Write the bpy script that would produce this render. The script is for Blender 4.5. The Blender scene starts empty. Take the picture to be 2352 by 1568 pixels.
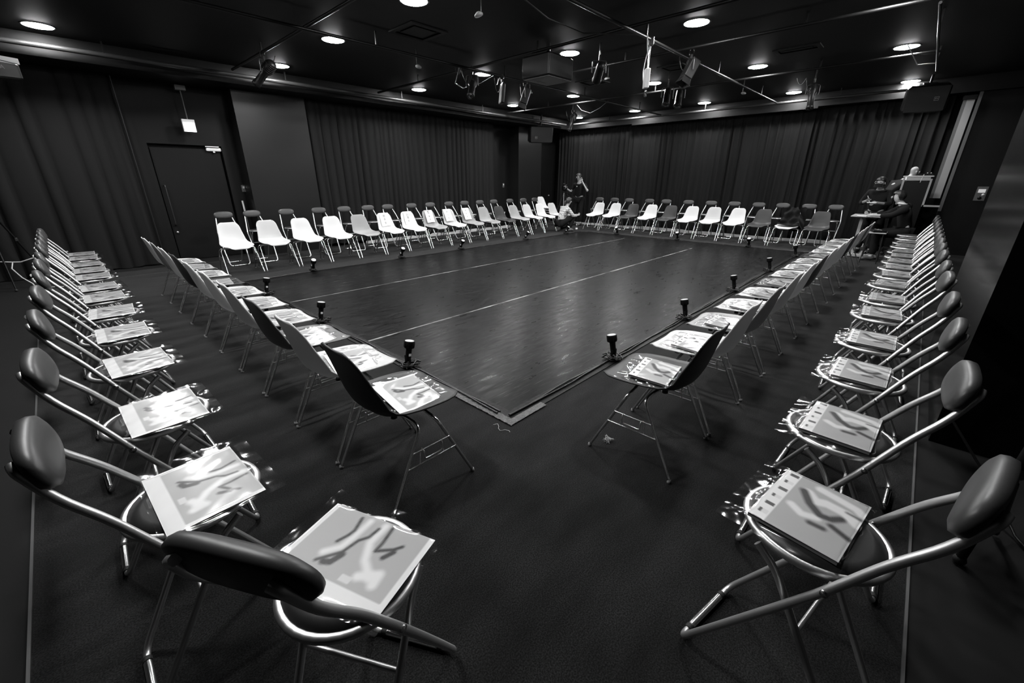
import bpy, bmesh, math, random
from mathutils import Vector, Matrix
S = bpy.context.scene
COL = S.collection
PI = math.pi
rnd = random.Random(7)

# ------------------------------------------------------------------ camera
cam_d = bpy.data.cameras.new('camera')
cam_d.sensor_width = 36.0
cam_d.lens = 946.98 / 2352 * 36.0
cam_d.clip_start = 0.05
cam = bpy.data.objects.new('camera', cam_d)
COL.objects.link(cam)
CX, CY, CZ = -1.7213, -1.6489, 1.45
yaw, pit = math.radians(43.364), math.radians(21.383)
fw = Vector((math.cos(yaw) * math.cos(pit), math.sin(yaw) * math.cos(pit), -math.sin(pit)))
rt = Vector((math.sin(yaw), -math.cos(yaw), 0))
up = rt.cross(fw)
cam.matrix_world = Matrix(((rt.x, up.x, -fw.x, CX), (rt.y, up.y, -fw.y, CY), (rt.z, up.z, -fw.z, CZ), (0, 0, 0, 1)))
S.camera = cam

# ------------------------------------------------------------------ world, exposure
w = bpy.data.worlds.new('world')
S.world = w
w.use_nodes = True
w.node_tree.nodes['Background'].inputs[0].default_value = (0.5, 0.5, 0.5, 1)
w.node_tree.nodes['Background'].inputs[1].default_value = 0.012
S.view_settings.view_transform = 'Standard'
S.view_settings.look = 'None'
S.view_settings.gamma = 1.0
S.view_settings.use_curve_mapping = False
S.view_settings.exposure = 0.0
LAMP = 255.0          # radiance of the round ceiling lamps
try:
    S.cycles.use_denoising = True
    S.cycles.max_bounces = 6
    S.cycles.transparent_max_bounces = 12
    S.cycles.sample_clamp_indirect = 4.0
    S.cycles.caustics_reflective = False
    S.cycles.caustics_refractive = False
except Exception:
    pass

# ------------------------------------------------------------------ materials (a black and white place)
def mat(name, g, rough=0.5, metal=0.0, spec=0.5, emit=0.0, alpha=1.0, coat=0.0):
    m = bpy.data.materials.new(name)
    m.use_nodes = True
    b = m.node_tree.nodes['Principled BSDF']
    b.inputs['Base Color'].default_value = (g, g, g, 1)
    b.inputs['Roughness'].default_value = rough
    b.inputs['Metallic'].default_value = metal
    b.inputs['Specular IOR Level'].default_value = spec
    if coat:
        b.inputs['Coat Weight'].default_value = coat
        b.inputs['Coat Roughness'].default_value = 0.08
    if alpha < 1:
        b.inputs['Alpha'].default_value = alpha
    if emit:
        b.inputs['Emission Color'].default_value = (1, 1, 1, 1)
        b.inputs['Emission Strength'].default_value = emit
    return m

def nodes(m):
    nt = m.node_tree
    return nt, nt.nodes, nt.links, nt.nodes['Principled BSDF']

def add_noise(m, lo, hi, scale, stretch=(1, 1, 1), detail=6, rot=0.0, p0=0.35, p1=0.65):
    nt, N, L, b = nodes(m)
    tc = N.new('ShaderNodeTexCoord')
    mp = N.new('ShaderNodeMapping')
    mp.inputs['Scale'].default_value = stretch
    mp.inputs['Rotation'].default_value = (0, 0, rot)
    nz = N.new('ShaderNodeTexNoise')
    nz.inputs['Scale'].default_value = scale
    nz.inputs['Detail'].default_value = detail
    cr = N.new('ShaderNodeValToRGB')
    cr.color_ramp.elements[0].position = p0
    cr.color_ramp.elements[1].position = p1
    cr.color_ramp.elements[0].color = (lo, lo, lo, 1)
    cr.color_ramp.elements[1].color = (hi, hi, hi, 1)
    L.new(tc.outputs['Object'], mp.inputs['Vector'])
    L.new(mp.outputs['Vector'], nz.inputs['Vector'])
    L.new(nz.outputs['Fac'], cr.inputs['Fac'])
    L.new(cr.outputs['Color'], b.inputs['Base Color'])
    return nz, cr, mp

def add_bump(m, scale, strength, dist=0.002, stretch=(1, 1, 1)):
    nt, N, L, b = nodes(m)
    tc = N.new('ShaderNodeTexCoord')
    mp = N.new('ShaderNodeMapping')
    mp.inputs['Scale'].default_value = stretch
    nz = N.new('ShaderNodeTexNoise')
    nz.inputs['Scale'].default_value = scale
    nz.inputs['Detail'].default_value = 5
    bp = N.new('ShaderNodeBump')
    bp.inputs['Strength'].default_value = strength
    bp.inputs['Distance'].default_value = dist
    L.new(tc.outputs['Object'], mp.inputs['Vector'])
    L.new(mp.outputs['Vector'], nz.inputs['Vector'])
    L.new(nz.outputs['Fac'], bp.inputs['Height'])
    L.new(bp.outputs['Normal'], b.inputs['Normal'])

M = {}
M['carpet'] = mat('carpet', 0.02, 0.95, spec=0.06)
nz, cr, mp = add_noise(M['carpet'], 0.0075, 0.019, 2.2, (1, 2.6, 1), 10, 0.6, 0.3, 0.75)
add_bump(M['carpet'], 260, 0.5, 0.003)
M['carpet'].node_tree.nodes['Principled BSDF'].inputs['Sheen Weight'].default_value = 0.08
M['carpet'].node_tree.nodes['Principled BSDF'].inputs['Sheen Roughness'].default_value = 0.5
def speckle(m, scale, lo, hi):
    nt, N, L, b = nodes(m)
    src = b.inputs['Base Color'].links[0].from_socket
    tc = N.new('ShaderNodeTexCoord'); z = N.new('ShaderNodeTexNoise'); z.inputs['Scale'].default_value = scale; z.inputs['Detail'].default_value = 2
    L.new(tc.outputs['Object'], z.inputs['Vector'])
    r = N.new('ShaderNodeValToRGB'); r.color_ramp.elements[0].position = .38; r.color_ramp.elements[1].position = .66
    r.color_ramp.elements[0].color = (lo, lo, lo, 1); r.color_ramp.elements[1].color = (hi, hi, hi, 1)
    L.new(z.outputs['Fac'], r.inputs['Fac'])
    q = N.new('ShaderNodeMix'); q.data_type = 'RGBA'; q.blend_type = 'MULTIPLY'; q.inputs[0].default_value = 1
    L.new(src, q.inputs[6]); L.new(r.outputs['Color'], q.inputs[7]); L.new(q.outputs[2], b.inputs['Base Color'])
speckle(M['carpet'], 190, .45, 1.6)
M['dark_floor'] = mat('dark_floor', 0.008, 0.85, spec=0.2)
M['mat'] = mat('mat', 0.01, 0.34, spec=0.085)
def scuffed(m):
    nt, N, L, b = nodes(m)
    tc = N.new('ShaderNodeTexCoord')
    def n(scale, st, rot, det=8):
        mp = N.new('ShaderNodeMapping'); mp.inputs['Scale'].default_value = st; mp.inputs['Rotation'].default_value = (0, 0, rot)
        z = N.new('ShaderNodeTexNoise'); z.inputs['Scale'].default_value = scale; z.inputs['Detail'].default_value = det
        z.inputs['Distortion'].default_value = 0.6
        L.new(tc.outputs['Object'], mp.inputs['Vector']); L.new(mp.outputs['Vector'], z.inputs['Vector'])
        return z.outputs['Fac']
    def ramp(s, p0, p1, c0, c1):
        r = N.new('ShaderNodeValToRGB'); r.color_ramp.elements[0].position = p0; r.color_ramp.elements[1].position = p1
        r.color_ramp.elements[0].color = (c0, c0, c0, 1); r.color_ramp.elements[1].color = (c1, c1, c1, 1)
        L.new(s, r.inputs['Fac']); return r.outputs['Color']
    def swirl(scale, st, rot, turn, det=7):
        lo = N.new('ShaderNodeTexNoise'); lo.inputs['Scale'].default_value = 0.9; lo.inputs['Detail'].default_value = 2
        L.new(tc.outputs['Object'], lo.inputs['Vector'])
        mu = N.new('ShaderNodeMath'); mu.operation = 'MULTIPLY_ADD'; mu.inputs[1].default_value = turn; mu.inputs[2].default_value = rot
        L.new(lo.outputs['Fac'], mu.inputs[0])
        vr = N.new('ShaderNodeVectorRotate'); vr.rotation_type = 'Z_AXIS'
        L.new(tc.outputs['Object'], vr.inputs['Vector']); L.new(mu.outputs[0], vr.inputs['Angle'])
        mp = N.new('ShaderNodeMapping'); mp.inputs['Scale'].default_value = st
        z = N.new('ShaderNodeTexNoise'); z.inputs['Scale'].default_value = scale; z.inputs['Detail'].default_value = det
        L.new(vr.outputs[0], mp.inputs['Vector']); L.new(mp.outputs['Vector'], z.inputs['Vector'])
        return z.outputs['Fac']
    def mix(x, y, mode):
        q = N.new('ShaderNodeMix'); q.data_type = 'RGBA'; q.blend_type = mode; q.inputs[0].default_value = 1
        L.new(x, q.inputs[6]); L.new(y, q.inputs[7]); return q.outputs[2]
    c = ramp(n(1.4, (1, 1, 1), 0.0), 0.3, 0.75, 0.003, 0.008)
    c = mix(c, ramp(n(4.0, (1, 16, 1), .35, 7), 0.60, 0.80, 0, 0.050), 'ADD')
    c = mix(c, ramp(n(5.0, (1, 20, 1), 2.1, 6), 0.62, 0.80, 0, 0.055), 'ADD')
    c = mix(c, ramp(n(3.5, (1, 24, 1), 1.2, 6), 0.64, 0.78, 0, 0.060), 'ADD')
    c = mix(c, ramp(n(6.0, (1, 7, 1), 2.7, 7), 0.56, 0.70, 1, 0.40), 'MULTIPLY')
    L.new(c, b.inputs['Base Color'])
    rr = ramp(n(5.0, (1, 4, 1), .5, 6), 0.3, 0.7, 0.26, 0.44)
    L.new(rr, b.inputs['Roughness'])
scuffed(M['mat'])
M['seam'] = mat('seam_tape', 0.30, 0.5)
add_noise(M['seam'], 0.02, 0.38, 3.5, (1, 1, 1), 8)
M['gaffer'] = mat('gaffer_tape', 0.006, 0.45, spec=0.15)
add_bump(M['gaffer'], 30, 0.8, 0.006)
M['foil'] = mat('shiny_tape', 0.06, 0.3, metal=0.4)
add_bump(M['foil'], 55, 1.0, 0.01)
M['ceiling'] = mat('ceiling_black', 0.006, 0.6, spec=0.2)
M['wall'] = mat('wall_black', 0.005, 0.55, spec=0.2)
add_bump(M['wall'], 120, 0.15, 0.001)
M['pillar'] = mat('wall_grey', 0.009, 0.38, spec=0.35)
add_bump(M['pillar'], 90, 0.12, 0.001)
M['gloss_black'] = mat('gloss_black_paint', 0.004, 0.2, spec=0.22)
M['soffit'] = mat('soffit_black', 0.004, 0.5, spec=0.2)
M['curtain'] = mat('curtain_black', 0.016, 0.9, spec=0.08)
add_bump(M['curtain'], 300, 0.2, 0.001)
M['hem'] = mat('hem_white', 0.55, 0.7)
M['strip'] = mat('metal_strip', 0.3, 0.35, metal=0.9)
M['pipe'] = mat('pipe_black', 0.004, 0.4, spec=0.2)
M['pipe_grey'] = mat('pipe_grey', 0.02, 0.33, spec=0.45)
M['black'] = mat('black_plastic', 0.006, 0.4, spec=0.25)
M['rubber'] = mat('rubber', 0.015, 0.7)
M['cable'] = mat('cable_black', 0.008, 0.35)
M['cable_white'] = mat('cable_white', 0.6, 0.5)
M['cloth_black'] = mat('cloth_black', 0.010, 0.9, spec=0.2)
M['cloth_dark'] = mat('cloth_dark', 0.018, 0.85, spec=0.2)
M['chrome'] = mat('chrome', 0.82, 0.21, metal=1.0)
M['chrome_dark'] = mat('chrome_dark', 0.62, 0.2, metal=1.0)
M['satin'] = mat('satin_steel', 0.72, 0.40, metal=0.95)
M['glide'] = mat('glide_grey', 0.22, 0.5)
M['vinyl'] = mat('vinyl_grey', 0.045, 0.42, spec=0.5)
M['vinyl_seat'] = mat('vinyl_seat', 0.03, 0.38, spec=0.5)
SH = {'white': 0.80, 'cream': 0.66, 'light': 0.40, 'grey': 0.17, 'dark': 0.05, 'black': 0.022}
for k, v in SH.items():
    M['sh_' + k] = mat('shell_' + k, v, 0.42, spec=0.4)
    nt, N, L, b = nodes(M['sh_' + k])
    tl = N.new('ShaderNodeBsdfTranslucent'); tl.inputs[0].default_value = (v, v, v, 1)
    mx = N.new('ShaderNodeMixShader'); mx.inputs[0].default_value = 0.19       # thin polypropylene lets a little light through
    L.new(b.outputs[0], mx.inputs[1]); L.new(tl.outputs[0], mx.inputs[2]); L.new(mx.outputs[0], N['Material Output'].inputs[0])
M['paper'] = mat('paper_white', 0.82, 0.6)
M['paper_edge'] = mat('paper_edges', 0.35, 0.7)
add_noise(M['paper_edge'], 0.03, 0.6, 60, (0.02, 0.02, 14), 3)
M['ink'] = mat('ink', 0.03, 0.6)
M['ink_grey'] = mat('ink_grey', 0.5, 0.6)
M['white'] = mat('white_paint', 0.75, 0.4)
M['light_grey'] = mat('light_grey', 0.35, 0.5)
M['grey'] = mat('mid_grey', 0.12, 0.5)
M['skin'] = mat('skin', 0.42, 0.5, spec=0.35)
M['skin_dim'] = mat('skin_tan', 0.30, 0.5, spec=0.35)
M['hair'] = mat('hair', 0.02, 0.45)
add_bump(M['hair'], 90, 0.6, 0.004, (1, 1, 0.15))
M['grey_hair'] = mat('short_pale_hair', 0.55, 0.6)
M['eye'] = mat('eye_dark', 0.01, 0.3)
M['lens'] = mat('lens', 0.75, 0.15, spec=0.6)
M['glass_black'] = mat('lens_black', 0.01, 0.06, spec=0.8)
M['lamp'] = mat('lamp_diffuser', 1.0, 0.5, emit=LAMP)
M['exit'] = mat('lit_sign', 0.9, 0.5, emit=3.0)
M['display'] = mat('lit_display', 0.5, 0.5, emit=0.35)
def clear(name, a, rough):
    m = mat(name, 0.9, rough, spec=0.6)
    nt, N, L, b = nodes(m)
    tr = N.new('ShaderNodeBsdfTransparent'); gl = N.new('ShaderNodeBsdfGlossy')
    gl.inputs['Roughness'].default_value = rough
    mx = N.new('ShaderNodeMixShader'); lw = N.new('ShaderNodeLayerWeight'); lw.inputs[0].default_value = 0.5
    fr = N.new('ShaderNodeMath'); fr.operation = 'POWER'; fr.inputs[1].default_value = 3.0
    L.new(lw.outputs['Facing'], fr.inputs[0])
    ad = N.new('ShaderNodeMath'); ad.operation = 'ADD'; ad.inputs[1].default_value = a
    L.new(fr.outputs[0], ad.inputs[0]); L.new(ad.outputs[0], mx.inputs[0])
    L.new(tr.outputs[0], mx.inputs[1]); L.new(gl.outputs[0], mx.inputs[2])
    L.new(mx.outputs[0], N['Material Output'].inputs[0])
    return m
M['clear'] = clear('clear_plastic', 0.03, 0.10)
M['bottle'] = clear('bottle_plastic', 0.10, 0.05)
def print_mat():
    m = mat('printed_paper', 0.5, 0.45, spec=0.4)
    nt, N, L, b = nodes(m)
    a = N.new('ShaderNodeVertexColor'); a.layer_name = 'print'
    L.new(a.outputs['Color'], b.inputs['Base Color'])
    return m
M['print'] = print_mat()
def plaid_mat():
    m = mat('plaid_cloth', 0.7, 0.85, spec=0.2)
    nt, N, L, b = nodes(m)
    tc = N.new('ShaderNodeTexCoord'); sx = N.new('ShaderNodeSeparateXYZ')
    L.new(tc.outputs['Object'], sx.inputs[0])
    prev = None
    for ax, sc in (('X', 150), ('Z', 120), ('Y', 150)):
        a = N.new('ShaderNodeMath'); a.operation = 'MULTIPLY'; a.inputs[1].default_value = sc
        s = N.new('ShaderNodeMath'); s.operation = 'SINE'
        g = N.new('ShaderNodeMath'); g.operation = 'GREATER_THAN'; g.inputs[1].default_value = 0.82
        L.new(sx.outputs[ax], a.inputs[0]); L.new(a.outputs[0], s.inputs[0]); L.new(s.outputs[0], g.inputs[0])
        if prev is None:
            prev = g.outputs[0]
        else:
            mx = N.new('ShaderNodeMath'); mx.operation = 'MAXIMUM'
            L.new(prev, mx.inputs[0]); L.new(g.outputs[0], mx.inputs[1]); prev = mx.outputs[0]
    r = N.new('ShaderNodeValToRGB')
    r.color_ramp.elements[0].color = (0.72, 0.72, 0.72, 1); r.color_ramp.elements[1].color = (0.22, 0.22, 0.22, 1)
    L.new(prev, r.inputs['Fac']); L.new(r.outputs['Color'], b.inputs['Base Color'])
    return m
M['plaid'] = plaid_mat()

# ------------------------------------------------------------------ mesh building
class MB:
    def __init__(s):
        s.v = []; s.f = []; s.sm = []; s.mi = []
    def add(s, vs, fs, smooth=False, mi=0):
        o = len(s.v)
        s.v += [tuple(p) for p in vs]
        for f in fs:
            s.f.append(tuple(i + o for i in f)); s.sm.append(smooth); s.mi.append(mi)
        return s
    def box(s, c, d, rot=None, mi=0, bev=0.0):
        x, y, z = d[0] / 2, d[1] / 2, d[2] / 2
        R = rot if rot is not None else Matrix.Identity(3)
        c = Vector(c)
        if bev <= 0:
            P = [c + R @ Vector((a * x, b * y, e * z)) for e in (-1, 1) for (a, b) in ((-1, -1), (1, -1), (1, 1), (-1, 1))]
            F = [(3, 2, 1, 0), (4, 5, 6, 7), (0, 1, 5, 4), (1, 2, 6, 5), (2, 3, 7, 6), (3, 0, 4, 7)]
            return s.add(P, F, False, mi)
        # rounded plan outline with chamfered top and bottom
        b = min(bev, x * .95, y * .95, z * .95)
        out = []
        for (sx, sy, a0) in ((1, 1, 0), (-1, 1, 90), (-1, -1, 180), (1, -1, 270)):
            for k in range(4):
                a = math.radians(a0 + k * 30)
                out.append((sx * (x - b) + b * math.cos(a), sy * (y - b) + b * math.sin(a)))
        n = len(out); P = []
        for zz, k in ((-z, 1 - b / max(x, y)), (-z + b, 1), (z - b, 1), (z, 1 - b / max(x, y))):
            for (px, py) in out:
                P.append(c + R @ Vector((px * k, py * k, zz)))
        F = [tuple(range(n - 1, -1, -1)), tuple(range(3 * n, 4 * n))]
        for r in range(3):
            for i in range(n):
                j = (i + 1) % n
                F.append((r * n + i, r * n + j, (r + 1) * n + j, (r + 1) * n + i))
        return s.add(P, F, False, mi)
    def tube(s, path, r, seg=8, closed=False, caps=True, mi=0):
        path = [Vector(p) for p in path]
        n = len(path)
        rs = r if isinstance(r, (list, tuple)) else [r] * n
        t0 = (path[1] - path[0]).normalized()
        nrm = Vector((0, 0, 1)) if abs(t0.z) < 0.9 else Vector((1, 0, 0))
        nrm = (nrm - t0 * nrm.dot(t0)).normalized()
        P = []
        for i in range(n):
            if closed:
                t = (path[(i + 1) % n] - path[i - 1]).normalized()
            elif i == 0:
                t = t0
            elif i == n - 1:
                t = (path[-1] - path[-2]).normalized()
            else:
                t = ((path[i + 1] - path[i]).normalized() + (path[i] - path[i - 1]).normalized())
                t = t.normalized() if t.length > 1e-6 else (path[i + 1] - path[i]).normalized()
            nrm = nrm - t * nrm.dot(t)
            nrm = nrm.normalized() if nrm.length > 1e-6 else t.orthogonal().normalized()
            bn = t.cross(nrm)
            for k in range(seg):
                a = 2 * PI * k / seg
                P.append(path[i] + nrm * (rs[i] * math.cos(a)) + bn * (rs[i] * math.sin(a)))
        F = []
        for i in range(n if closed else n - 1):
            i2 = (i + 1) % n
            for k in range(seg):
                k2 = (k + 1) % seg
                F.append((i * seg + k, i * seg + k2, i2 * seg + k2, i2 * seg + k))
        s.add(P, F, True, mi)
        if caps and not closed:
            s.add([P[k] for k in range(seg)], [tuple(range(seg - 1, -1, -1))], False, mi)
            s.add([P[(n - 1) * seg + k] for k in range(seg)], [tuple(range(seg))], False, mi)
        return s
    def lathe(s, prof, seg=20, base=(0, 0, 0), R=None, mi=0, smooth=True):
        R = R if R is not None else Matrix.Identity(3)
        b = Vector(base); P = []; F = []
        n = len(prof)
        for (r, z) in prof:
            for k in range(seg):
                a = 2 * PI * k / seg
                P.append(b + R @ Vector((r * math.cos(a), r * math.sin(a), z)))
        for i in range(n - 1):
            for k in range(seg):
                k2 = (k + 1) % seg
                F.append((i * seg + k, i * seg + k2, (i + 1) * seg + k2, (i + 1) * seg + k))
        if prof[0][0] > 1e-5: F.append(tuple(range(seg - 1, -1, -1)))
        if prof[-1][0] > 1e-5: F.append(tuple((n - 1) * seg + k for k in range(seg)))
        return s.add(P, F, smooth, mi)
    def sphere(s, c, r, seg=14, rings=9, sc=(1, 1, 1), R=None, mi=0):
        prof = [(r * math.sin(PI * i / rings), -r * math.cos(PI * i / rings)) for i in range(rings + 1)]
        R = (R if R is not None else Matrix.Identity(3)) @ Matrix.Diagonal(sc)
        prof[0] = (1e-4, prof[0][1]); prof[-1] = (1e-4, prof[-1][1])
        return s.lathe(prof, seg, c, R, mi)
    def grid(s, fn, nu, nv, smooth=True, mi=0, flip=False):
        P = [fn(i / nu, j / nv) for j in range(nv + 1) for i in range(nu + 1)]
        F = []
        for j in range(nv):
            for i in range(nu):
                q = (j * (nu + 1) + i, j * (nu + 1) + i + 1, (j + 1) * (nu + 1) + i + 1, (j + 1) * (nu + 1) + i)
                F.append(q[::-1] if flip else q)
        return s.add(P, F, smooth, mi)
    def mesh(s, name, mats):
        me = bpy.data.meshes.new(name)
        me.from_pydata(s.v, [], s.f)
        me.polygons.foreach_set('use_smooth', s.sm)
        me.polygons.foreach_set('material_index', s.mi)
        for m in (mats if isinstance(mats, (list, tuple)) else [mats]):
            me.materials.append(M[m] if isinstance(m, str) else m)
        bm_ = bmesh.new(); bm_.from_mesh(me); bmesh.ops.recalc_face_normals(bm_, faces=bm_.faces); bm_.to_mesh(me); bm_.free()
        me.update()
        return me

def Rz(a): return Matrix.Rotation(a, 3, 'Z')
def Rx(a): return Matrix.Rotation(a, 3, 'X')
def Ry(a): return Matrix.Rotation(a, 3, 'Y')

def fillet(path, r, n=5):
    path = [Vector(p) for p in path]
    out = [path[0]]
    for i in range(1, len(path) - 1):
        a, b, c = path[i - 1], path[i], path[i + 1]
        d1, d2 = (a - b), (c - b)
        k = min(r, d1.length * .49, d2.length * .49)
        p, q = b + d1.normalized() * k, b + d2.normalized() * k
        for j in range(n + 1):
            t = j / n
            out.append(p * (1 - t) ** 2 + b * 2 * t * (1 - t) + q * t * t)
    out.append(path[-1])
    return out

def link(name, data, parent=None, loc=None, rz=None):
    o = bpy.data.objects.new(name, data)
    COL.objects.link(o)
    if parent is not None: o.parent = parent
    if loc is not None: o.location = loc
    if rz is not None: o.rotation_euler = (0, 0, rz)
    return o
def tag(o, label, cat, group=None):
    o['label'] = label; o['category'] = cat
    if group: o['group'] = group
    return o
def thing(name, label, cat, loc=(0, 0, 0), rz=0.0, group=None):
    return tag(link(name, None, None, loc, rz), label, cat, group)
def struct(name, mb, mats):
    o = link(name, mb.mesh(name, mats)); o['kind'] = 'structure'
    return o
def solo(name, mb, mats, label, cat, loc=(0, 0, 0), rz=0.0, group=None):
    return tag(link(name, mb.mesh(name, mats), None, loc, rz), label, cat, group)

PIPES_X = 0
ORD = ['first', 'second', 'third', 'fourth', 'fifth', 'sixth', 'seventh', 'eighth', 'ninth', 'tenth', 'eleventh', 'twelfth',
       'thirteenth', 'fourteenth', 'fifteenth', 'sixteenth']
# ------------------------------------------------------------------ the room
CEIL = 3.27
def floor_mesh():
    xs = [-4.6, -2.165, 11.4]; ys = [-2.9, -1.97, 7.9, 8.6]
    m = MB()
    for i in range(2):
        for j in range(3):
            a = [(xs[i], ys[j], 0), (xs[i + 1], ys[j], 0), (xs[i + 1], ys[j + 1], 0), (xs[i], ys[j + 1], 0)]
            inner = (i == 1 and j == 1)
            m.add(a, [(0, 1, 2, 3)], False, 0 if inner else 1)
    m.box((3.4, 2.85, -0.06), (16, 11.5, 0.1), mi=1)
    return m
struct('floor', floor_mesh(), ['carpet', 'dark_floor'])
struct('ceiling', MB().box((3.4, 2.85, CEIL + .05), (16, 11.5, .1)), 'ceiling')
m = MB()
m.box((-2.46, 8.475, 1.63), (4.28, .15, 3.26)); m.box((6.095, 8.475, 1.63), (10.61, .15, 3.26)); m.box((.235, 8.475, 2.655), (1.11, .15, 1.21))
m.box((.235, 8.58, 1.0), (1.3, .06, 2.1))
struct('wall_left', m, 'wall')
struct('wall_far', MB().box((11.32, 2.85, 1.63), (.14, 11.4, 3.26)), 'wall')
struct('wall_right', MB().box((3.4, -2.86, 1.63), (16, .12, 3.26)), 'wall')
struct('wall_back', MB().box((-4.6, 2.85, 1.63), (.12, 11.4, 3.26)), 'wall')
struct('wall_pillar_left', MB().box((1.69, 8.2, 1.5), (1.30, .40, 2.998)), 'pillar')
struct('wall_pillar_center', MB().box((9.36, 8.2, 1.5), (1.12, .40, 2.998)), 'pillar')
struct('wall_pillar_right', MB().box((2.52, -2.40, 1.63), (2.04, .74, 3.26)), 'gloss_black')
struct('wall_return', MB().box((11.05, -2.36, 1.63), (.38, .86, 3.26)), 'wall')
# lowered edges of the ceiling along the left and the far wall
m = MB(); m.box((3.35, 7.95, 3.135), (15.8, .90, .268))
struct('trim_1', m, 'soffit')
m = MB(); m.box((11.0, 2.3, 3.135), (.50, 10.3, .268)); m.box((10.72, 2.9, 2.985), (.03, 4.6, .05))
struct('trim_2', m, 'soffit')
# metal strips where the carpet ends
struct('trim_3', MB().box((-2.165, 2.67, .004), (.009, 9.3, .006)), 'strip')
struct('trim_4', MB().box((2.0, -1.975, .004), (8.3, .009, .006)), 'strip')
struct('trim_5', MB().box((-1.2, 7.32, .004), (1.9, .009, .006)), 'strip')
# the pale upright board and the wall's lit edge, painted as a grey strip, at the right end of the far wall
m = MB(); m.box((10.86, -1.835, 1.99), (.03, .11, 1.78)); m.box((10.865, -1.755, 1.99), (.04, .05, 1.78), mi=1); m.box((10.85, -1.81, 2.92), (.05, .19, .07), mi=2)
struct('trim_6', m, ['light_grey', 'grey', 'black'])
struct('trim_7', MB().box((10.84, -1.945, 2.0), (.03, .05, 2.3)), 'grey')

def hem_strip(x0, y0, x1, y1, seed):
    r = random.Random(seed); n = 90; m = MB(); d = Vector((x1 - x0, y1 - y0, 0)); nn = Vector((-d.y, d.x, 0)).normalized() * .012
    P = []
    h = .07
    for i in range(n + 1):
        if i % 5 == 0: h = .055 + r.random() * .03
        p = Vector((x0, y0, 0)) + d * (i / n)
        P += [p - nn, p - nn + Vector((0, 0, h)), p + nn + Vector((0, 0, h)), p + nn]
    F = []
    for i in range(n):
        a = i * 4; b = a + 4
        F += [(a, a + 1, b + 1, b), (a + 1, a + 2, b + 2, b + 1), (a + 2, a + 3, b + 3, b + 2)]
    m.add(P, F); return m
struct('baseboard_left', hem_strip(3.3, 7.99, 8.4, 7.99, 3), 'hem')
struct('baseboard_far', hem_strip(10.93, 7.4, 10.93, -0.9, 4), 'hem')

def curtain(name, p0, p1, zb, zt, seed, label, amp=.12, wmin=.08, wmax=.22, sgn=1):
    r = random.Random(seed)
    a = Vector((p0[0], p0[1], 0)); d = Vector((p1[0] - p0[0], p1[1] - p0[1], 0)); Lt = d.length; d.normalize()
    n = Vector((-d.y, d.x, 0))
    pts = []; s = 0.0; sg = 1
    while s < Lt:
        wd = r.uniform(wmin, wmax); A = amp * r.uniform(.35, 1.0)
        for k in range(8):
            t = k / 8
            pts.append((s + wd * t, sgn * A * (math.sin(PI * t) ** .5 - .6)))
        s += wd; sg = -sg
    pts = [(min(q, Lt), o) for q, o in pts]
    rows = 8; P = []
    ph = [r.uniform(0, 6.28) for _ in pts]
    for j in range(rows + 1):
        v = j / rows; z = zb + (zt - zb) * v
        for i, (q, o) in enumerate(pts):
            k = 1.0 - .35 * v
            zz = z + (.012 * math.sin(q * 9) if j == 0 else 0)
            P.append(a + d * (q + .012 * math.sin(v * 3 + ph[i // 8 * 8]) * (1 - v)) + n * (o * k) + Vector((0, 0, zz)))
    N = len(pts); F = [(j * N + i, j * N + i + 1, (j + 1) * N + i + 1, (j + 1) * N + i) for j in range(rows) for i in range(N - 1)]
    m = MB().add(P, F, True)
    return solo(name, m, 'curtain', label, 'curtain', group='black stage curtains')
curtain('stage_curtain', (-4.4, 8.22), (-.60, 8.22), .02, 3.0, 1, 'long black curtain left of the black door, behind the tripod', .11, .16, .36, -1)
curtain('stage_curtain', (2.38, 8.13), (7.85, 8.13), .06, 3.0, 2, 'black pleated curtain between the two grey pillars', sgn=-1)
curtain('stage_curtain', (11.06, 8.1), (11.06, -1.62), .05, 3.0, 3, 'widest black pleated curtain, along the far wall behind the cameraman')

struct('trim_8', MB().box((-.575, 8.12, 1.5), (.008, .02, 2.96)), 'pipe_grey')  # thin grey strip added to draw the lit edge line where the curtain ends
# doors and their fittings
d = link('door_1', MB().box((.235, 8.49, 1.0), (1.06, .05, 1.98)).mesh('door_1', 'wall')); d['kind'] = 'structure'
h = MB().tube(fillet([(-.235, 8.465, .66), (-.235, 8.40, .66), (-.235, 8.40, 1.36), (-.235, 8.465, 1.36)], .03), .014)
link('door_handle', h.mesh('door_handle', 'pipe_grey'), d)
link('door_lock', MB().lathe([(.02, 0), (.02, .03), (.012, .035)], 12, (-.235, 8.465, .53), Rx(PI / 2)).mesh('door_lock', 'satin'), d)
c = MB().box((.66, 8.44, 1.985), (.25, .05, .055), bev=.01); c.box((.64, 8.40, 2.035), (.22, .012, .014)); c.box((.66, 8.43, 1.945), (.03, .03, .025))
link('door_closer', c.mesh('door_closer', 'satin'), d)
d = link('door_2', MB().box((10.42, 8.385, 1.04), (.94, .03, 2.08)).mesh('door_2', 'black')); d['kind'] = 'structure'
link('door_handle', MB().tube(fillet([(10.28, 8.37, .80), (10.28, 8.31, .80), (10.28, 8.31, 1.42), (10.28, 8.37, 1.42)], .03), .012).mesh('door_handle', 'grey'), d)
link('door_lock', MB().lathe([(.03, 0), (.03, .02), (.02, .03)], 12, (10.83, 8.37, .92), Rx(PI / 2)).mesh('door_lock', 'satin'), d)

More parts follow.
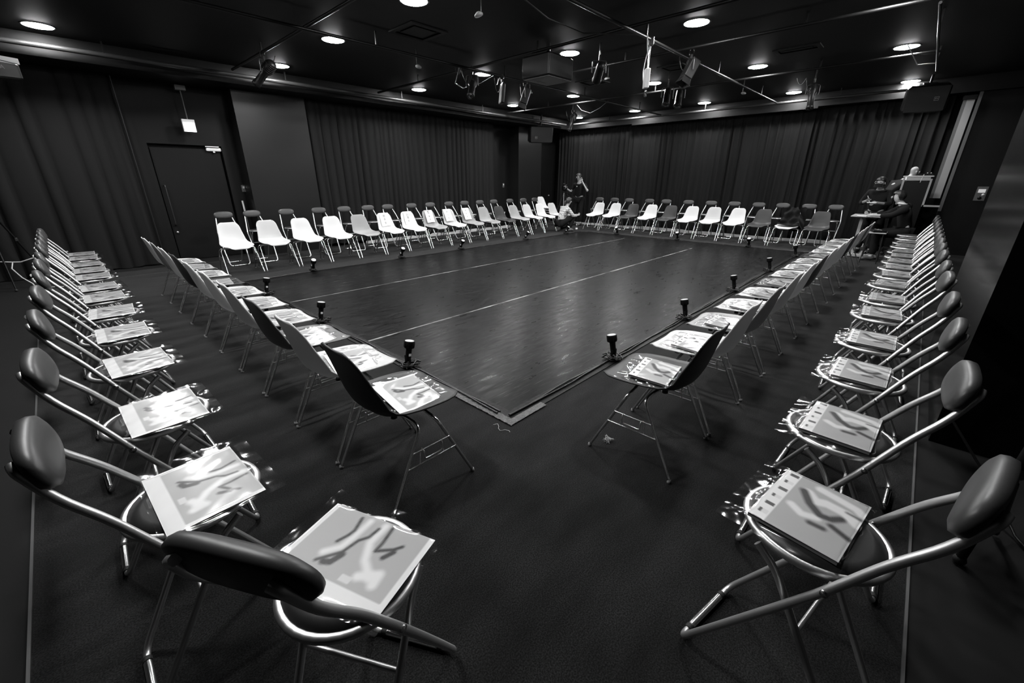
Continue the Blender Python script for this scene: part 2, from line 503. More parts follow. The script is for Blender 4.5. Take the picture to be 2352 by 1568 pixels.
# exit sign hanging from a rod over the left door
t = thing('exit_sign', 'small lit white exit sign hanging from a rod above the black door', 'exit sign', (.32, 8.2, 2.24))
link('sign_box', MB().box((0, 0, .11), (.185, .05, .20)).mesh('sign_box', 'white'), t)
link('lit_panel', MB().box((0, -.028, .085), (.165, .006, .145)).mesh('lit_panel', 'exit'), t)
link('hanging_rod', MB().tube([(0, 0, .21), (0, 0, .66)], .009).mesh('hanging_rod', 'grey'), t)
link('mounting_plate', MB().box((0, 0, .695), (.15, .09, .075)).mesh('mounting_plate', 'grey'), t)

# switches and control panel
def switch(loc, label, rz=0.0):
    t = thing('wall_switch', label, 'switch', loc, rz)
    link('plate', MB().box((0, 0, 0), (.075, .014, .13), bev=.006).mesh('plate', 'grey'), t)
    link('button', MB().box((0, -.012, .02), (.035, .012, .04)).mesh('button', 'white'), t)
switch((1.015, 8.392, 1.29), 'small switch plate with a white button between the black door and grey pillar')
switch((8.50, 8.392, 1.29), 'small switch plate with a white button near the far left pillar')
t = thing('control_panel', 'dark wall control panel with a pale display, right of the upright pale board', 'control panel', (10.855, -2.44, 1.2), PI / 2)
link('plate', MB().box((0, .0, 0), (.15, .02, .26)).mesh('plate', 'grey'), t)
link('display', MB().box((0, .012, .05), (.10, .008, .065)).mesh('display', 'display'), t)
link('button', MB().lathe([(.022, 0), (.022, .012)], 14, (-.035, .01, -.02), Rx(-PI / 2)).mesh('button', 'white'), t)
link('dial', MB().lathe([(.03, 0), (.025, .02)], 16, (.0, .01, -.08), Rx(-PI / 2)).mesh('dial', 'black'), t)
t.rotation_euler = (0, 0, PI / 2)

# ------------------------------------------------------------------ dance floor
MX, MY = 9.0, 5.52
for k, (y0, y1, nm) in enumerate(((0, 1.89, 'nearest the camera on the right'), (1.905, 3.86, 'in the middle'), (3.875, MY, 'along the left row of chairs'))):
    t = thing('dance_mat', 'long black scuffed dance floor strip %s' % nm, 'dance mat', (0, 0, 0), group='dance floor strips')
    link('vinyl_sheet', MB().box((MX / 2, (y0 + y1) / 2, .002), (MX, y1 - y0, .004)).mesh('vinyl_sheet', 'mat'), t)
def wavy_strip(x0, x1, y, wd, z, seed):
    r = random.Random(seed); m = MB(); x = x0
    P = []; n = 160
    for i in range(n + 1):
        xx = x0 + (x1 - x0) * i / n
        q = wd * (.55 + .45 * abs(math.sin(i * .21 + seed)) * r.random() + .2 * r.random())
        P += [(xx, y - q, z), (xx, y + q, z)]
    return m.add(P, [(2 * i, 2 * i + 2, 2 * i + 3, 2 * i + 1) for i in range(n)])
solo('floor_tape', wavy_strip(0, 8.0, 1.898, .013, .0055, 1), 'seam', 'worn pale tape line across the mat, the nearer of the two', 'tape', group='pale seam tapes')
solo('floor_tape', wavy_strip(0, 8.5, 3.868, .011, .0055, 2), 'seam', 'worn pale tape line across the mat, the farther of the two', 'tape', group='pale seam tapes')
for (x0, y0, x1, y1, lb) in ((-.09, -.09, MX, .02, 'right'), (-.09, .02, .02, MY + .06, 'left'), (.02, MY - .02, MX, MY + .06, 'far left'), (MX - .02, .02, MX + .07, MY - .02, 'far right')):
    solo('edge_tape', MB().box(((x0 + x1) / 2, (y0 + y1) / 2, .0035), (x1 - x0, y1 - y0, .006)), 'gaffer', 'black glossy tape along the %s edge of the dance mat' % lb, 'tape', group='edge tapes of the mat')
m = MB()
m.grid(lambda u, v: (-.105 + .06 * v, -.115 + u * .62, .0075 + .005 * abs(math.sin(u * 67 + v * 3) * math.sin(v * 7 + u * 31))), 70, 8)
m.grid(lambda u, v: (-.05 + u * .3, -.115 + .055 * v, .0075 + .005 * abs(math.sin(u * 43 + v * 4) * math.sin(v * 7 + u * 27))), 40, 8)
solo('crumpled_tape', m, 'foil', 'crumpled shiny tape at the near corner of the dance mat', 'tape')
def edge_cable(name, p0, p1, seed, label, r=.007, strands=2):
    rr = random.Random(seed); m = MB(); a = Vector(p0); b = Vector(p1); d = (b - a); n = Vector((-d.y, d.x, 0)).normalized()
    for s in range(strands):
        N = int(d.length * 6); ph = rr.random() * 6
        m.tube([a + d * (i / N) + n * (.007 * math.sin(i * 1.1 + ph) + .008 * (rr.random() - .5) + (s - .5) * .016) + Vector((0, 0, .013 + .004 * rr.random())) for i in range(N + 1)], r, 6)
    return solo(name, m, 'cable', label, 'cable', group='cables round the mat')
edge_cable('floor_cable', (-.03, -.03, 0), (8.9, -.05, 0), 1, 'black cables running along the right edge of the mat')
edge_cable('floor_cable', (-.045, 0.05, 0), (-.03, 5.5, 0), 2, 'black cables running along the left edge of the mat')
edge_cable('floor_cable', (0, MY + .035, 0), (8.9, MY + .035, 0), 3, 'black cable running along the far left edge of the mat', .006, 1)
edge_cable('floor_cable', (MX + .045, 0.1, 0), (MX + .045, 5.4, 0), 4, 'black cable running along the far right edge of the mat', .006, 1)
m = MB().tube([(9.0 + .8 * math.sin(i * .15) - i * .04, .0 - i * .13, .012) for i in range(14)], .01, 6)
solo('floor_cable', m, 'cable', 'black cable curving from the far right mat corner under the chairs to the desk', 'cable', group='cables round the mat')
m = MB().tube([(-.17 + .02 * math.sin(i * 1.3), -.02 - i * .02, .004 + .006 * (i % 2)) for i in range(8)], .0012, 5)
solo('thread', m, 'hem', 'pale loose thread on the carpet by the near mat corner', 'thread')
m = MB().tube([(.18 + .03 * math.sin(i * 1.9), -.64 + .03 * math.cos(i * 2.3), .004 + .008 * (i % 3)) for i in range(14)], .0015, 5)
solo('thread', m, 'hem', 'tangled pale scrap of thread under the nearest right shell chair', 'thread')

# small flood lights standing on the mat edge
def uplight_meshes():
    R = Matrix.Identity(3)
    body = MB().lathe([(.022, 0), (.024, .005), (.025, .10), (.03, .108), (.04, .112), (.042, .165), (.040, .17)], 18)
    for k in range(8):
        a = k * PI / 4; body.box((.041 * math.cos(a), .041 * math.sin(a), .14), (.006, .006, .05), Rz(a))
    lens = MB().lathe([(.037, .166), (.037, .1715), (.02, .174), (1e-4, .175)], 18)
    yoke = MB(); yoke.box((.03, 0, .02), (.004, .018, .085)); yoke.box((-.03, 0, .02), (.004, .018, .085)); yoke.box((0, 0, -.022), (.064, .02, .004))
    base = MB().lathe([(.045, 0), (.045, .012), (.02, .02), (.012, .04)], 16)
    rr = random.Random(5); cb = MB()
    for s in range(5):
        cb.tube([(.05 * math.cos(i * .9 + s) + .02 * rr.random(), .07 * math.sin(i * .7 + s * 2) + .02 * rr.random(), .008 + .012 * rr.random() + .006 * s) for i in range(10)], .0055, 6)
    tg = MB().box((.026, -.002, .055), (.003, .022, .02))
    return (body.mesh('lamp_body', 'black'), lens.mesh('front_lens', 'lens'), yoke.mesh('yoke', 'black'), base.mesh('base', 'black'), cb.mesh('cable_coil', 'cable'), tg.mesh('paper_tag', 'white'))
UP = uplight_meshes()
def uplight(x, y, rz, tilt, label):
    t = thing('flood_light', label, 'stage light', (x, y, .008), rz, 'small flood lights round the mat')
    R = Matrix.Translation((0, 0, .055)) @ Matrix.Rotation(-tilt, 4, 'X')
    b = link('lamp_body', UP[0], t); b.matrix_local = R
    link('front_lens', UP[1], b); link('paper_tag', UP[5], b)
    y_ = link('yoke', UP[2], t, (0, 0, .035))
    link('base', UP[3], t)
    link('cable_coil', UP[4], t)
for i, y in enumerate((1.11, 2.78, 4.48)):
    uplight(-.05, y, -PI / 2, .20, 'small black flood light on the left mat edge, %s from the near corner' % ORD[i])
for i, x in enumerate((1.24, 2.77, 4.45, 6.32, 8.29)):
    uplight(x, -.05, 0, .22, 'small black flood light on the right mat edge, %s from the near corner' % ORD[i])
for i, x in enumerate((1.03, 2.76, 4.29, 6.46, 8.2)):
    uplight(x, 5.60, PI + (.0 if i < 3 else .25), .55, 'small black flood light on the far left mat edge, %s from the left end' % ORD[i])
for i, y in enumerate((4.43, 2.69, 1.02)):
    uplight(9.06, y, PI / 2, .5, 'small black flood light on the far right mat edge, %s from the far corner' % ORD[i])
# ------------------------------------------------------------------ chairs
def shell_surface(off=0.0):
    prof = [(.262, .405), (.255, .428), (.23, .444), (.17, .445), (.08, .436), (-.02, .428), (-.10, .430), (-.155, .446), (-.195, .485), (-.22, .545), (-.24, .62), (-.258, .70), (-.275, .765), (-.285, .79)]
    # resample
    P = [Vector((0, a, b)) for a, b in prof]
    L = [0]
    for i in range(1, len(P)): L.append(L[-1] + (P[i] - P[i - 1]).length)
    T = L[-1]
    def at(t):
        s = t * T
        for i in range(1, len(P)):
            if s <= L[i] + 1e-9:
                k = (s - L[i - 1]) / (L[i] - L[i - 1]); return P[i - 1].lerp(P[i], k)
        return P[-1]
    def width(t):
        ws = [(0, .40), (.1, .445), (.3, .455), (.45, .435), (.6, .395), (.8, .345), (1, .305)]
        for i in range(1, len(ws)):
            if t <= ws[i][0]:
                k = (t - ws[i - 1][0]) / (ws[i][0] - ws[i - 1][0]); w_ = ws[i - 1][1] * (1 - k) + ws[i][1] * k; break
        for u, q in ((t / .22, .42), ((1 - t) / .12, .60)):
            if u < 1: w_ *= q + (1 - q) * math.sqrt(max(0, 1 - (1 - u) ** 2))
        return w_ / 2
    def fn(s, t):
        p = at(t); a = at(max(0, t - .02)); b = at(min(1, t + .02)); tg = (b - a).normalized()
        n = Vector((0, -tg.z, tg.y)); n = n if n.z > 0 or n.y > 0 else -n
        # n points to the sitter's side
        n = Vector((0, tg.z, -tg.y))
        if n.z < -.2: n = -n
        x = (2 * s - 1)
        lift = .048 * math.sin(min(1, max(0, (t - .06) / .5)) * PI / 2) * (1.0 if t < .70 else max(.1, 1 - (t - .70) * 3.0))
        lift = max(lift, .008)
        q = p + n * (lift * abs(x) ** 2.6 + off)
        wd = width(t) + (0 if off >= 0 else 0)
        return Vector((x * wd, q.y, q.z))
    return fn
def shell_mesh(matname):
    m = MB(); nu, nv = 20, 56
    f1 = shell_surface(.0); f2 = shell_surface(-.008)
    m.grid(lambda u, v: f1(u, v), nu, nv, True, flip=True)
    m.grid(lambda u, v: f2(u, v), nu, nv, True)
    W = nu + 1; o2 = W * (nv + 1)
    rim = [i for i in range(W)] + [j * W + nu for j in range(1, nv + 1)] + [nv * W + i for i in range(nu - 1, -1, -1)] + [j * W for j in range(nv - 1, 0, -1)]
    for k in range(len(rim)):
        a, b = rim[k], rim[(k + 1) % len(rim)]
        m.f.append((a, b, b + o2, a + o2)); m.sm.append(True); m.mi.append(0)
    return m.mesh('shell', matname)
SHELL = {k: shell_mesh('sh_' + k) for k in SH}
def leg_mesh(sx, sy):
    foot = (sx * .262, sy * .236, .014)
    top = (sx * .247, sy * .045, .402)
    p = fillet([(sx * .07, sy * .06, .408), (sx * .15, sy * .048, .408), top, foot], .06, 6)
    return MB().tube(p, .0085, 8).mesh('leg', 'chrome')
LEG = {(sx, sy): leg_mesh(sx, sy) for sx in (1, -1) for sy in (1, -1)}
GL = {k: MB().lathe([(.010, 0), (.011, .005), (.009, .018)], 10, (k[0] * .263, k[1] * .238, 0)).mesh('foot_cap', 'glide') for k in LEG}
def legpt(sx, sy, z):
    a = Vector((sx * .247, sy * .045, .402)); b = Vector((sx * .262, sy * .236, .014)); return a.lerp(b, (.402 - z) / (.402 - .014))
def rack_mesh(sx):
    m = MB()
    for z in (.285, .215): m.tube([legpt(sx, 1, z) + Vector((sx * .008, 0, 0)), legpt(sx, -1, z) + Vector((sx * .008, 0, 0))], .0042, 6)
    a, b = legpt(sx, 1, .285), legpt(sx, -1, .285); c, d = legpt(sx, 1, .215), legpt(sx, -1, .215)
    o = Vector((sx * .02, 0, 0))
    p, q = a.lerp(b, .25), a.lerp(b, .75)
    m.tube(fillet([p, p + o, p + o - Vector((0, 0, .045)), q + o - Vector((0, 0, .045)), q + o, q], .012, 3), .0035, 6)
    m.tube([a.lerp(b, .22), c.lerp(d, .25)], .0035, 6); m.tube([a.lerp(b, .78), c.lerp(d, .75)], .0035, 6)
    return m.mesh('linking_rack', 'chrome')
RACK = {sx: rack_mesh(sx) for sx in (1, -1)}
def under_mesh():
    m = MB(); m.tube([(-.08, .06, .408), (-.08, -.06, .408)], .009, 8); m.tube([(.08, .06, .408), (.08, -.06, .408)], .009, 8); m.tube([(-.1, 0, .408), (.1, 0, .408)], .008, 8)
    for sx in (-1, 1):
        for sy in (-1, 1): m.lathe([(.016, .405), (.014, .424)], 10, (sx * .1, sy * .09, 0))
    return m.mesh('seat_bracket', 'black')
UNDER = under_mesh()
CNAME = {'white': 'white', 'cream': 'cream white', 'light': 'light grey', 'grey': 'mid grey', 'dark': 'dark grey', 'black': 'black'}
def shell_chair(col, x, y, rz, label, group):
    t = thing('shell_chair', label, 'chair', (x, y, 0), rz, group)
    link('seat_shell', SHELL[col], t)
    for k in LEG:
        l = link('leg', LEG[k], t); link('foot_cap', GL[k], l)
    for sx in RACK: link('linking_rack', RACK[sx], t)
    link('seat_bracket', UNDER, t)
    return t
# folding chairs: round seat in a tube ring, oval padded back
def fold_meshes():
    fr = {}
    side = [(.21, .013), (.09, .235), (.0, .40), (-.085, .555), (-.165, .70), (-.228, .79), (-.266, .875)]
    def sidep(sx): return [Vector((sx * (.155 + .022 * math.sin(min(z / .57, 1) * PI / 2) - max(0, z - .57) * .22), y, z)) for (y, z) in side]
    L = sidep(-1); Rr = sidep(1)
    path = [Vector((-.09, -.268, .885))] + L[::-1] + Rr + [Vector((.09, -.268, .885))]
    fr['main_frame'] = MB().tube(fillet(path, .045, 4), .0105, 8).mesh('main_frame', 'satin')
    rear = [(-.14, .075, .545), (-.14, .02, .50), (-.125, -.24, .013), (.125, -.24, .013), (.14, .02, .50), (.14, .075, .545)]
    rr = MB().tube(fillet(rear, .045, 4), .010, 8)
    rr.tube([(-.134, -.06, .35), (.134, -.06, .35)], .007, 6)
    fr['rear_frame'] = rr.mesh('rear_frame', 'satin')
    ring = [(.153 * math.cos(a), .160 * math.sin(a), .572) for a in [2 * PI * k / 40 for k in range(40)]]
    fr['seat_ring'] = MB().tube(ring, .0115, 8, closed=True).mesh('seat_ring', 'satin')
    s_ = MB().lathe([(1e-4, .558), (.146, .558), (.152, .566), (.152, .582), (.12, .590), (1e-4, .586)], 36); fr['seat'] = s_.mesh('seat', 'vinyl_seat')
    b = MB(); n = 40; P = []; F = []
    hw, hh = .150, .060
    layers = [(.80, -.020), (.96, -.014), (1, 0.0), (.97, .012), (.80, .020), (.4, .0225)]
    for (k, o) in layers:
        for i in range(n):
            a = 2 * PI * i / n; ca, sa = math.cos(a), math.sin(a)
            e = .62
            xx = hw * k * math.copysign(abs(ca) ** e, ca) if k > .5 else hw * k * ca * 1.3
            zz = hh * k * math.copysign(abs(sa) ** .85, sa)
            P.append((xx, -.236 + o - .012 * 0 + .10 * (xx * xx) * 1.0 - zz * .22, .860 + zz))
    nl = len(layers)
    for r_ in range(nl - 1):
        for i in range(n):
            j = (i + 1) % n; F.append((r_ * n + i, r_ * n + j, (r_ + 1) * n + j, (r_ + 1) * n + i))
    F.append(tuple(range(n))); F.append(tuple((nl - 1) * n + i for i in range(n - 1, -1, -1)))
    F = [f[::-1] for f in F]
    fr['backrest'] = b.add(P, F, True).mesh('backrest', 'vinyl')
    for nm, yy, x0 in (('front', .21, .09), ('rear', -.24, .07)):
        fr[nm + '_sleeve'] = MB().tube([(-x0, yy, .0145), (x0, yy, .0145)], .0125, 10).mesh('foot_bar_sleeve', 'chrome')
        fr[nm + '_pads'] = [MB().tube([(sx * (x0 + .004), yy, .014), (sx * (x0 + .02), yy, .014)], .0135, 8).mesh('rubber_pad', 'rubber') for sx in (-1, 1)]
    fr['hinge_bolts'] = [MB().lathe([(.009, -.014), (.011, .014)], 10, (sx * .172, -.09, .56), Ry(PI / 2)).mesh('hinge_bolt', 'chrome') for sx in (-1, 1)]
    return fr
FM = fold_meshes()
def folding_chair(x, y, rz, label, group):
    t = thing('folding_chair', label, 'chair', (x, y, 0), rz, group)
    a = link('main_frame', FM['main_frame'], t); b = link('rear_frame', FM['rear_frame'], t)
    link('foot_bar_sleeve', FM['front_sleeve'], a)
    for q in FM['front_pads']: link('rubber_pad', q, a)
    link('foot_bar_sleeve', FM['rear_sleeve'], b)
    for q in FM['rear_pads']: link('rubber_pad', q, b)
    s = link('seat', FM['seat'], t); link('seat_ring', FM['seat_ring'], s)
    link('backrest', FM['backrest'], t)
    for q in FM['hinge_bolts']: link('hinge_bolt', q, t)
    return t

# ------------------------------------------------------------------ printed flyers in clear bags
def seg_d(px, py, pts):
    best = 9.0
    for (ax, ay), (bx, by) in zip(pts[:-1], pts[1:]):
        dx, dy = bx - ax, by - ay; q = dx * dx + dy * dy
        t = max(0, min(1, ((px - ax) * dx + (py - ay) * dy) / q)) if q > 0 else 0
        best = min(best, math.hypot(px - ax - t * dx, py - ay - t * dy))
    return best
def paint(mesh, fn):
    ca = mesh.color_attributes.new('print', 'FLOAT_COLOR', 'POINT')
    for i, v in enumerate(mesh.vertices):
        g = fn(v.co.x, v.co.y); ca.data[i].color = (g, g, g, 1)
def smooth(d, r, soft): return max(0.0, min(1.0, (r + soft - d) / (2 * soft)))
A4L, A4W = .325, .235
DIM = {'L': (.325, .235), 'R': (.285, .208)}
def aff(px, o, a, b):
    det = a[0] * b[1] - a[1] * b[0]; x, y = px[0] - o[0], px[1] - o[1]
    return ((x * b[1] - y * b[0]) / det * A4L, (a[0] * y - a[1] * x) / det * A4W)
def mapL(p): return aff(p, (186, 882), (1149, 534), (698, -828))
def mapR(p):
    global A4L, A4W
    A4L, A4W = DIM['R']
    q = aff(p, (480, 215), (-620, 490), (1030, 560)); r_ = (q[0], q[1] * .80 + A4W * .20); A4L, A4W = DIM['L']; return r_
LD = [([mapL(p) for p in q], r) for q, r in (([(1200, 280), (1120, 440), (1050, 500), (930, 570)], .0050), ([(1400, 430), (1290, 530), (1170, 570), (1000, 700), (720, 780)], .0048), ([(1000, 730), (880, 810), (800, 800)], .009), ([(1560, 430), (1440, 610), (1360, 700), (1560, 690), (1660, 660)], .0050), ([(1440, 780), (1560, 720)], .007))]
LL = [([mapL(p) for p in q], r) for q, r in (([(1300, 330), (1120, 520), (980, 640), (790, 690)], .009), ([(1480, 400), (1300, 600), (1250, 800), (1300, 1000)], .010), ([(1180, 970), (1400, 960), (1330, 1060)], .012))]
RD = [([mapR(p) for p in q], r) for q, r in (([(480, 420), (560, 600), (700, 760), (860, 830), (1010, 850)], .0115), ([(850, 900), (1080, 1080)], .009), ([(540, 820), (720, 910)], .009), ([(1120, 790), (1300, 900)], .0040))]
RL = [([mapR(p) for p in q], r) for q, r in (([(540, 450), (640, 580), (820, 640), (1100, 800), (1250, 960)], .0165), ([(760, 450), (1000, 600), (1280, 780), (1340, 850)], .0130), ([(270, 560), (420, 700), (640, 780)], .0115))]
def inkL(x, y):
    # x along the sheet, y from the wide white band to the far edge
    if y < .040 or x < .016 or x > A4L - .014: return .90
    lx, ly = mapL((1060, 985))
    if abs(x - lx) < .014 and abs(y - ly) < .009: return .75
    g = .48
    for pts, r in LL: g += (.88 - g) * smooth(seg_d(x, y, pts), r, .006)
    for pts, r in LD: g += (.02 - g) * smooth(seg_d(x, y, pts), r, .0028)
    return g
def inkR(x, y):
    W_ = DIM['R'][1]
    if y < W_ * .2:
        if y < .006: return .8
        k = int(x / .045); fx = x - k * .045
        if .014 < fx < .03 and .014 < y < .036: return .03 if k % 2 == 0 or y < .022 else .75
        return .88
    g = .42
    for pts, r in RL: g += (.80 - g) * smooth(seg_d(x, y, pts), r, .005)
    for pts, r in RD: g += (.02 - g) * smooth(seg_d(x, y, pts), r, .005)
    return g
def flyer_mesh(fn, k):
    m = MB().grid(lambda u, v: (u * DIM[k][0], v * DIM[k][1], 0), 75, 53)
    me = m.mesh('printed_cover', 'print'); paint(me, fn); return me
FLY = {'L': flyer_mesh(inkL, 'L'), 'R': flyer_mesh(inkR, 'R')}
def stack_mesh(h, k): return MB().box((DIM[k][0] / 2, DIM[k][1] / 2, h / 2), (DIM[k][0] - .003, DIM[k][1] - .003, h)).mesh('paper_stack', 'paper_edge')
STK = {'L': stack_mesh(.004, 'L'), 'R': stack_mesh(.012, 'R')}
def sleeve_mesh(seed, L0, L1, W0, W1, h, kd):
    A4L, A4W = DIM[kd]
    r = random.Random(seed)
    ph = [r.uniform(0, 6.28) for _ in range(6)]
    def fn(u, v):
        x = -L0 + u * (A4L + L0 + L1); y = -W0 + v * (A4W + W0 + W1)
        inside = 0 <= x <= A4L and 0 <= y <= A4W
        z = h + .0015 if inside else h * .35
        z += (.0004 if inside else .0018) * math.sin(x * 34 + ph[0] + 3 * math.sin(y * 21 + ph[1])) * math.sin(y * 27 + ph[2]) + (.0002 if inside else .0009) * math.sin(x * 90 + y * 60 + ph[3])
        if not inside: z += .004 * math.sin(x * 60 + ph[4]) * math.sin(y * 45 + ph[5])
        return (x, y, max(z, .0012))
    m = MB().grid(fn, 44, 32)
    return m.mesh('clear_sleeve', 'clear')
SLV = {('L', k): sleeve_mesh(k, .055 if k % 2 else .035, .02, .015, .05, .0045, 'L') for k in range(3)}
SLV.update({('R', k): sleeve_mesh(10 + k, .012, .055, .06, .012, .0125, 'R') for k in range(3)})
def programme_bag(kind, x, y, z, rz, k, label, group, tx=0.0, ty=0.0):
    """origin in the middle of the sheet; local x runs along the sheet, y from its white band"""
    t = thing('programme_bag', label, 'bag of flyers', (x, y, z), rz, group)
    t.rotation_euler = (tx, ty, rz)
    o = (-DIM[kind][0] / 2, -DIM[kind][1] / 2, 0)
    h = .004 if kind == 'L' else .012
    link('paper_stack', STK[kind], t, o)
    link('printed_cover', FLY[kind], t, (o[0], o[1], h + .0006))
    link('clear_sleeve', SLV[(kind, k % 3)], t, o)
    return t

# rows of shell chairs
A_COL = ['white', 'cream', 'white', 'white', 'light', 'white', 'white', 'light', 'cream', 'light', 'light', 'dark', 'light', 'cream', 'white', 'cream']
GA = 'shell chairs along the far left edge of the mat'
for i, c in enumerate(A_COL):
    extra = ' with paper sign' if 5 <= i <= 9 else ''
    shell_chair(c, .19 + .578 * i, 6.425, PI + rnd.uniform(-.03, .03), '%s shell chair%s, %s from left in the far left row' % (CNAME[c], extra, ORD[i]), GA)
B_COL = ['white', 'white', 'dark', 'white', 'dark', 'white', 'cream', 'white', 'dark', 'white', 'dark']
GB = 'shell chairs along the far right edge of the mat'
for i, c in enumerate(B_COL):
    shell_chair(c, 9.845, 5.70 - .578 * i, PI / 2 + rnd.uniform(-.03, .03), '%s shell chair in the row before the far curtain, %s from its left end' % (CNAME[c], ORD[i]), GB)
C_COL = ['dark', 'cream', 'light', 'cream', 'white', 'grey', 'white', 'white', 'white', 'dark', 'white', 'white', 'light', 'white']
C_X = [.335, .915, 1.50, 2.09, 2.665, 3.24, 3.81, 4.38, 4.945, 5.495, 6.055, 6.615, 7.15, 7.68]
GC = 'shell chairs along the right edge of the mat'
for i, c in enumerate(C_COL):
    shell_chair(c, C_X[i], -.82 - .0035 * i, rnd.uniform(-.02, .02), '%s shell chair in the row right of the mat, %s from its near end' % (CNAME[c], ORD[i]), GC)
D_COL = ['dark', 'cream', 'grey', 'cream', 'white', 'white', 'dark', 'white', 'light', 'white']
GD = 'shell chairs along the left edge of the mat'
for i, c in enumerate(D_COL):
    shell_chair(c, -.79, .01 + .578 * i, -PI / 2 + rnd.uniform(-.02, .02), '%s shell chair in the row left of the mat, %s from its near end' % (CNAME[c], ORD[i]), GD)
# folding chairs behind them
FA_X = [.34, .81, 1.43, 2.06, 2.62, 3.17, 3.69, 4.35, 4.91, 5.52, 6.05, 6.63, 7.18, 7.86, 8.47, 9.03]
for i, x in enumerate(FA_X):
    folding_chair(x, 7.26, PI + rnd.uniform(-.05, .05), 'folding chair behind the far left row of shell chairs, %s from the left end' % ORD[i], 'folding chairs behind the far left row')
FB_Y = [6.08, 5.54, 5.02, 4.36, 3.82, 3.17, 2.54, 1.95, 1.38, .84, .285, -.22]
for i, y in enumerate(FB_Y):
    folding_chair(10.45, y, PI / 2 + rnd.uniform(-.05, .05), 'folding chair behind the row before the far curtain, %s from its left end' % ORD[i], 'folding chairs before the far curtain')
E_Y = [-.29, .345, 1.03, 1.67, 2.28, 2.85, 3.33, 3.93, 4.36, 4.83, 5.39, 5.81]
folding_chair(-1.46, -.87, math.radians(-60.6), 'nearest folding chair at the bottom left, seen from behind its padded back', 'folding chairs on the left')
programme_bag('L', -1.445, -.85, .592, math.radians(-70), 0, 'clear bag of flyers on the nearest folding chair, bottom left of the picture', 'bags on the left folding chairs')
for i, y in enumerate(E_Y):
    folding_chair(-1.66, y, -PI / 2 + rnd.uniform(-.05, .05), 'folding chair in the outer left row, %s behind the angled nearest chair' % ORD[i], 'folding chairs on the left')
    programme_bag('L', -1.635, y + .0, .592, math.radians(-90 + rnd.uniform(-4, 4) + (5 if i < 3 else 0)), i + 1, 'clear bag of flyers on the %s folding chair behind the nearest, outer left row' % ORD[i], 'bags on the left folding chairs')
F_X = [-.51, .06, .69, 1.28, 1.97, 2.5, 3.15, 3.7, 4.19, 4.67, 5.15, 5.64, 6.27, 6.81, 7.44, 8.06]
for i, x in enumerate(F_X):
    folding_chair(-.54 if i == 0 else x, -1.656 if i == 0 else -1.64, -.19 if i == 0 else rnd.uniform(-.05, .05), 'folding chair in the outer right row, %s from the near end' % ORD[i], 'folding chairs on the right')
    if i < 15:
        programme_bag('R', x + (.0 if i == 0 else .02), -1.635, .592, math.radians(180 + rnd.uniform(-6, 6) + (-8 if i == 0 else 0)), i, 'clear bag with a grey booklet on the %s folding chair of the outer right row' % ORD[i], 'bags on the right folding chairs')
# bags on the shell seats
for i in range(10):
    programme_bag('L', -.75 if i else -.745, .01 + .578 * i - .01, .449, math.radians(-90 - 4 + rnd.uniform(-7, 7)), i, 'clear bag of flyers on the %s shell chair seat left of the mat' % ORD[i], 'bags on the left shell chairs', .0, 0.04)
for i in range(14):
    programme_bag('R', C_X[i] + .01, -.80, .449, math.radians(180 + rnd.uniform(-8, 8)), i + 1, 'clear bag with a grey booklet on the %s shell chair seat right of the mat' % ORD[i], 'bags on the right shell chairs', -.04, 0)
# ------------------------------------------------------------------ ceiling lamps
lampm = MB().lathe([(.145, 0), (.143, -.006), (.11, -.014), (.06, -.018), (1e-4, -.019)], 28).mesh('diffuser', 'lamp')
ringm = MB().lathe([(.146, .0), (.146, -.006), (.165, -.006), (.168, .0)], 28).mesh('trim_ring', 'black')
LX = [1.57, 4.37, 7.25, 10.30]
LAMPS = [(-1.25, y) for y in (.95, 2.9, 4.97, 7.05)] + [(1.57, y) for y in (-.9, .97, 2.93, 4.89, 6.93)] + [(4.37, y) for y in (.95, 2.88, 4.84, 6.87)] + [(4.7, -.9)] + \
        [(7.25, y) for y in (1.0, 2.9, 4.86, 6.78)] + [(7.5, -.91)] + [(10.3, y) for y in (1.05, 3.0, 4.92, 6.86)] + [(10.6, -.88)]
for i, (x, y) in enumerate(LAMPS):
    t = thing('ceiling_lamp', 'round lit ceiling lamp', 'ceiling lamp', (x, y, CEIL - .001), 0, 'round ceiling lamps')
    link('diffuser', lampm, t); link('trim_ring', ringm, t)
    near = 'near the far curtain' if x > 9 else 'above the far part of the mat' if x > 6.5 else 'above the middle of the mat' if x > 3.5 else 'above the near part of the mat' if x > 0 else 'above the outer left row'
    col = ', in the left column' if y > 6 else ', in the second column' if y > 4 else ', in the third column' if y > 2 else ', in the fourth column' if y > 0 else ', by the right wall'
    t['label'] = 'round lit ceiling lamp %s%s' % (near, col)
# ------------------------------------------------------------------ pipe grid under the ceiling
def pipe(p0, p1, label, r=.019, mt='pipe', hang=2.4):
    a, b = Vector(p0), Vector(p1); d = b - a
    t = thing('lighting_pipe', label, 'pipe', a, 0, 'lighting pipes under the ceiling')
    link('tube', MB().tube([(0, 0, 0), d], r, 10).mesh('tube', mt), t)
    n = max(2, int(d.length / hang))
    for i in range(n):
        q = d * ((i + .5) / n)
        link('hanger', MB().box((q.x, q.y, (CEIL - a.z) / 2), (.02, .02, CEIL - a.z - .002)).mesh('hanger', 'pipe'), t)
PZ = 3.1
pipe((-4.3, 4.13, PZ), (10.3, 4.13, PZ), 'black lighting pipe running away above the middle of the mat')
pipe((-2.5, 1.36, PZ), (10.3, 1.36, PZ), 'black lighting pipe running away above the right part of the mat')
pipe((4.9, -1.28, PZ), (8.7, -1.28, PZ), 'thin shiny lighting pipe near the right wall', .014, 'pipe_grey')
pipe((-4.3, 7.32, PZ), (10.3, 7.32, PZ), 'grey pipe catching lamp light along the left soffit', .032, 'pipe_grey')
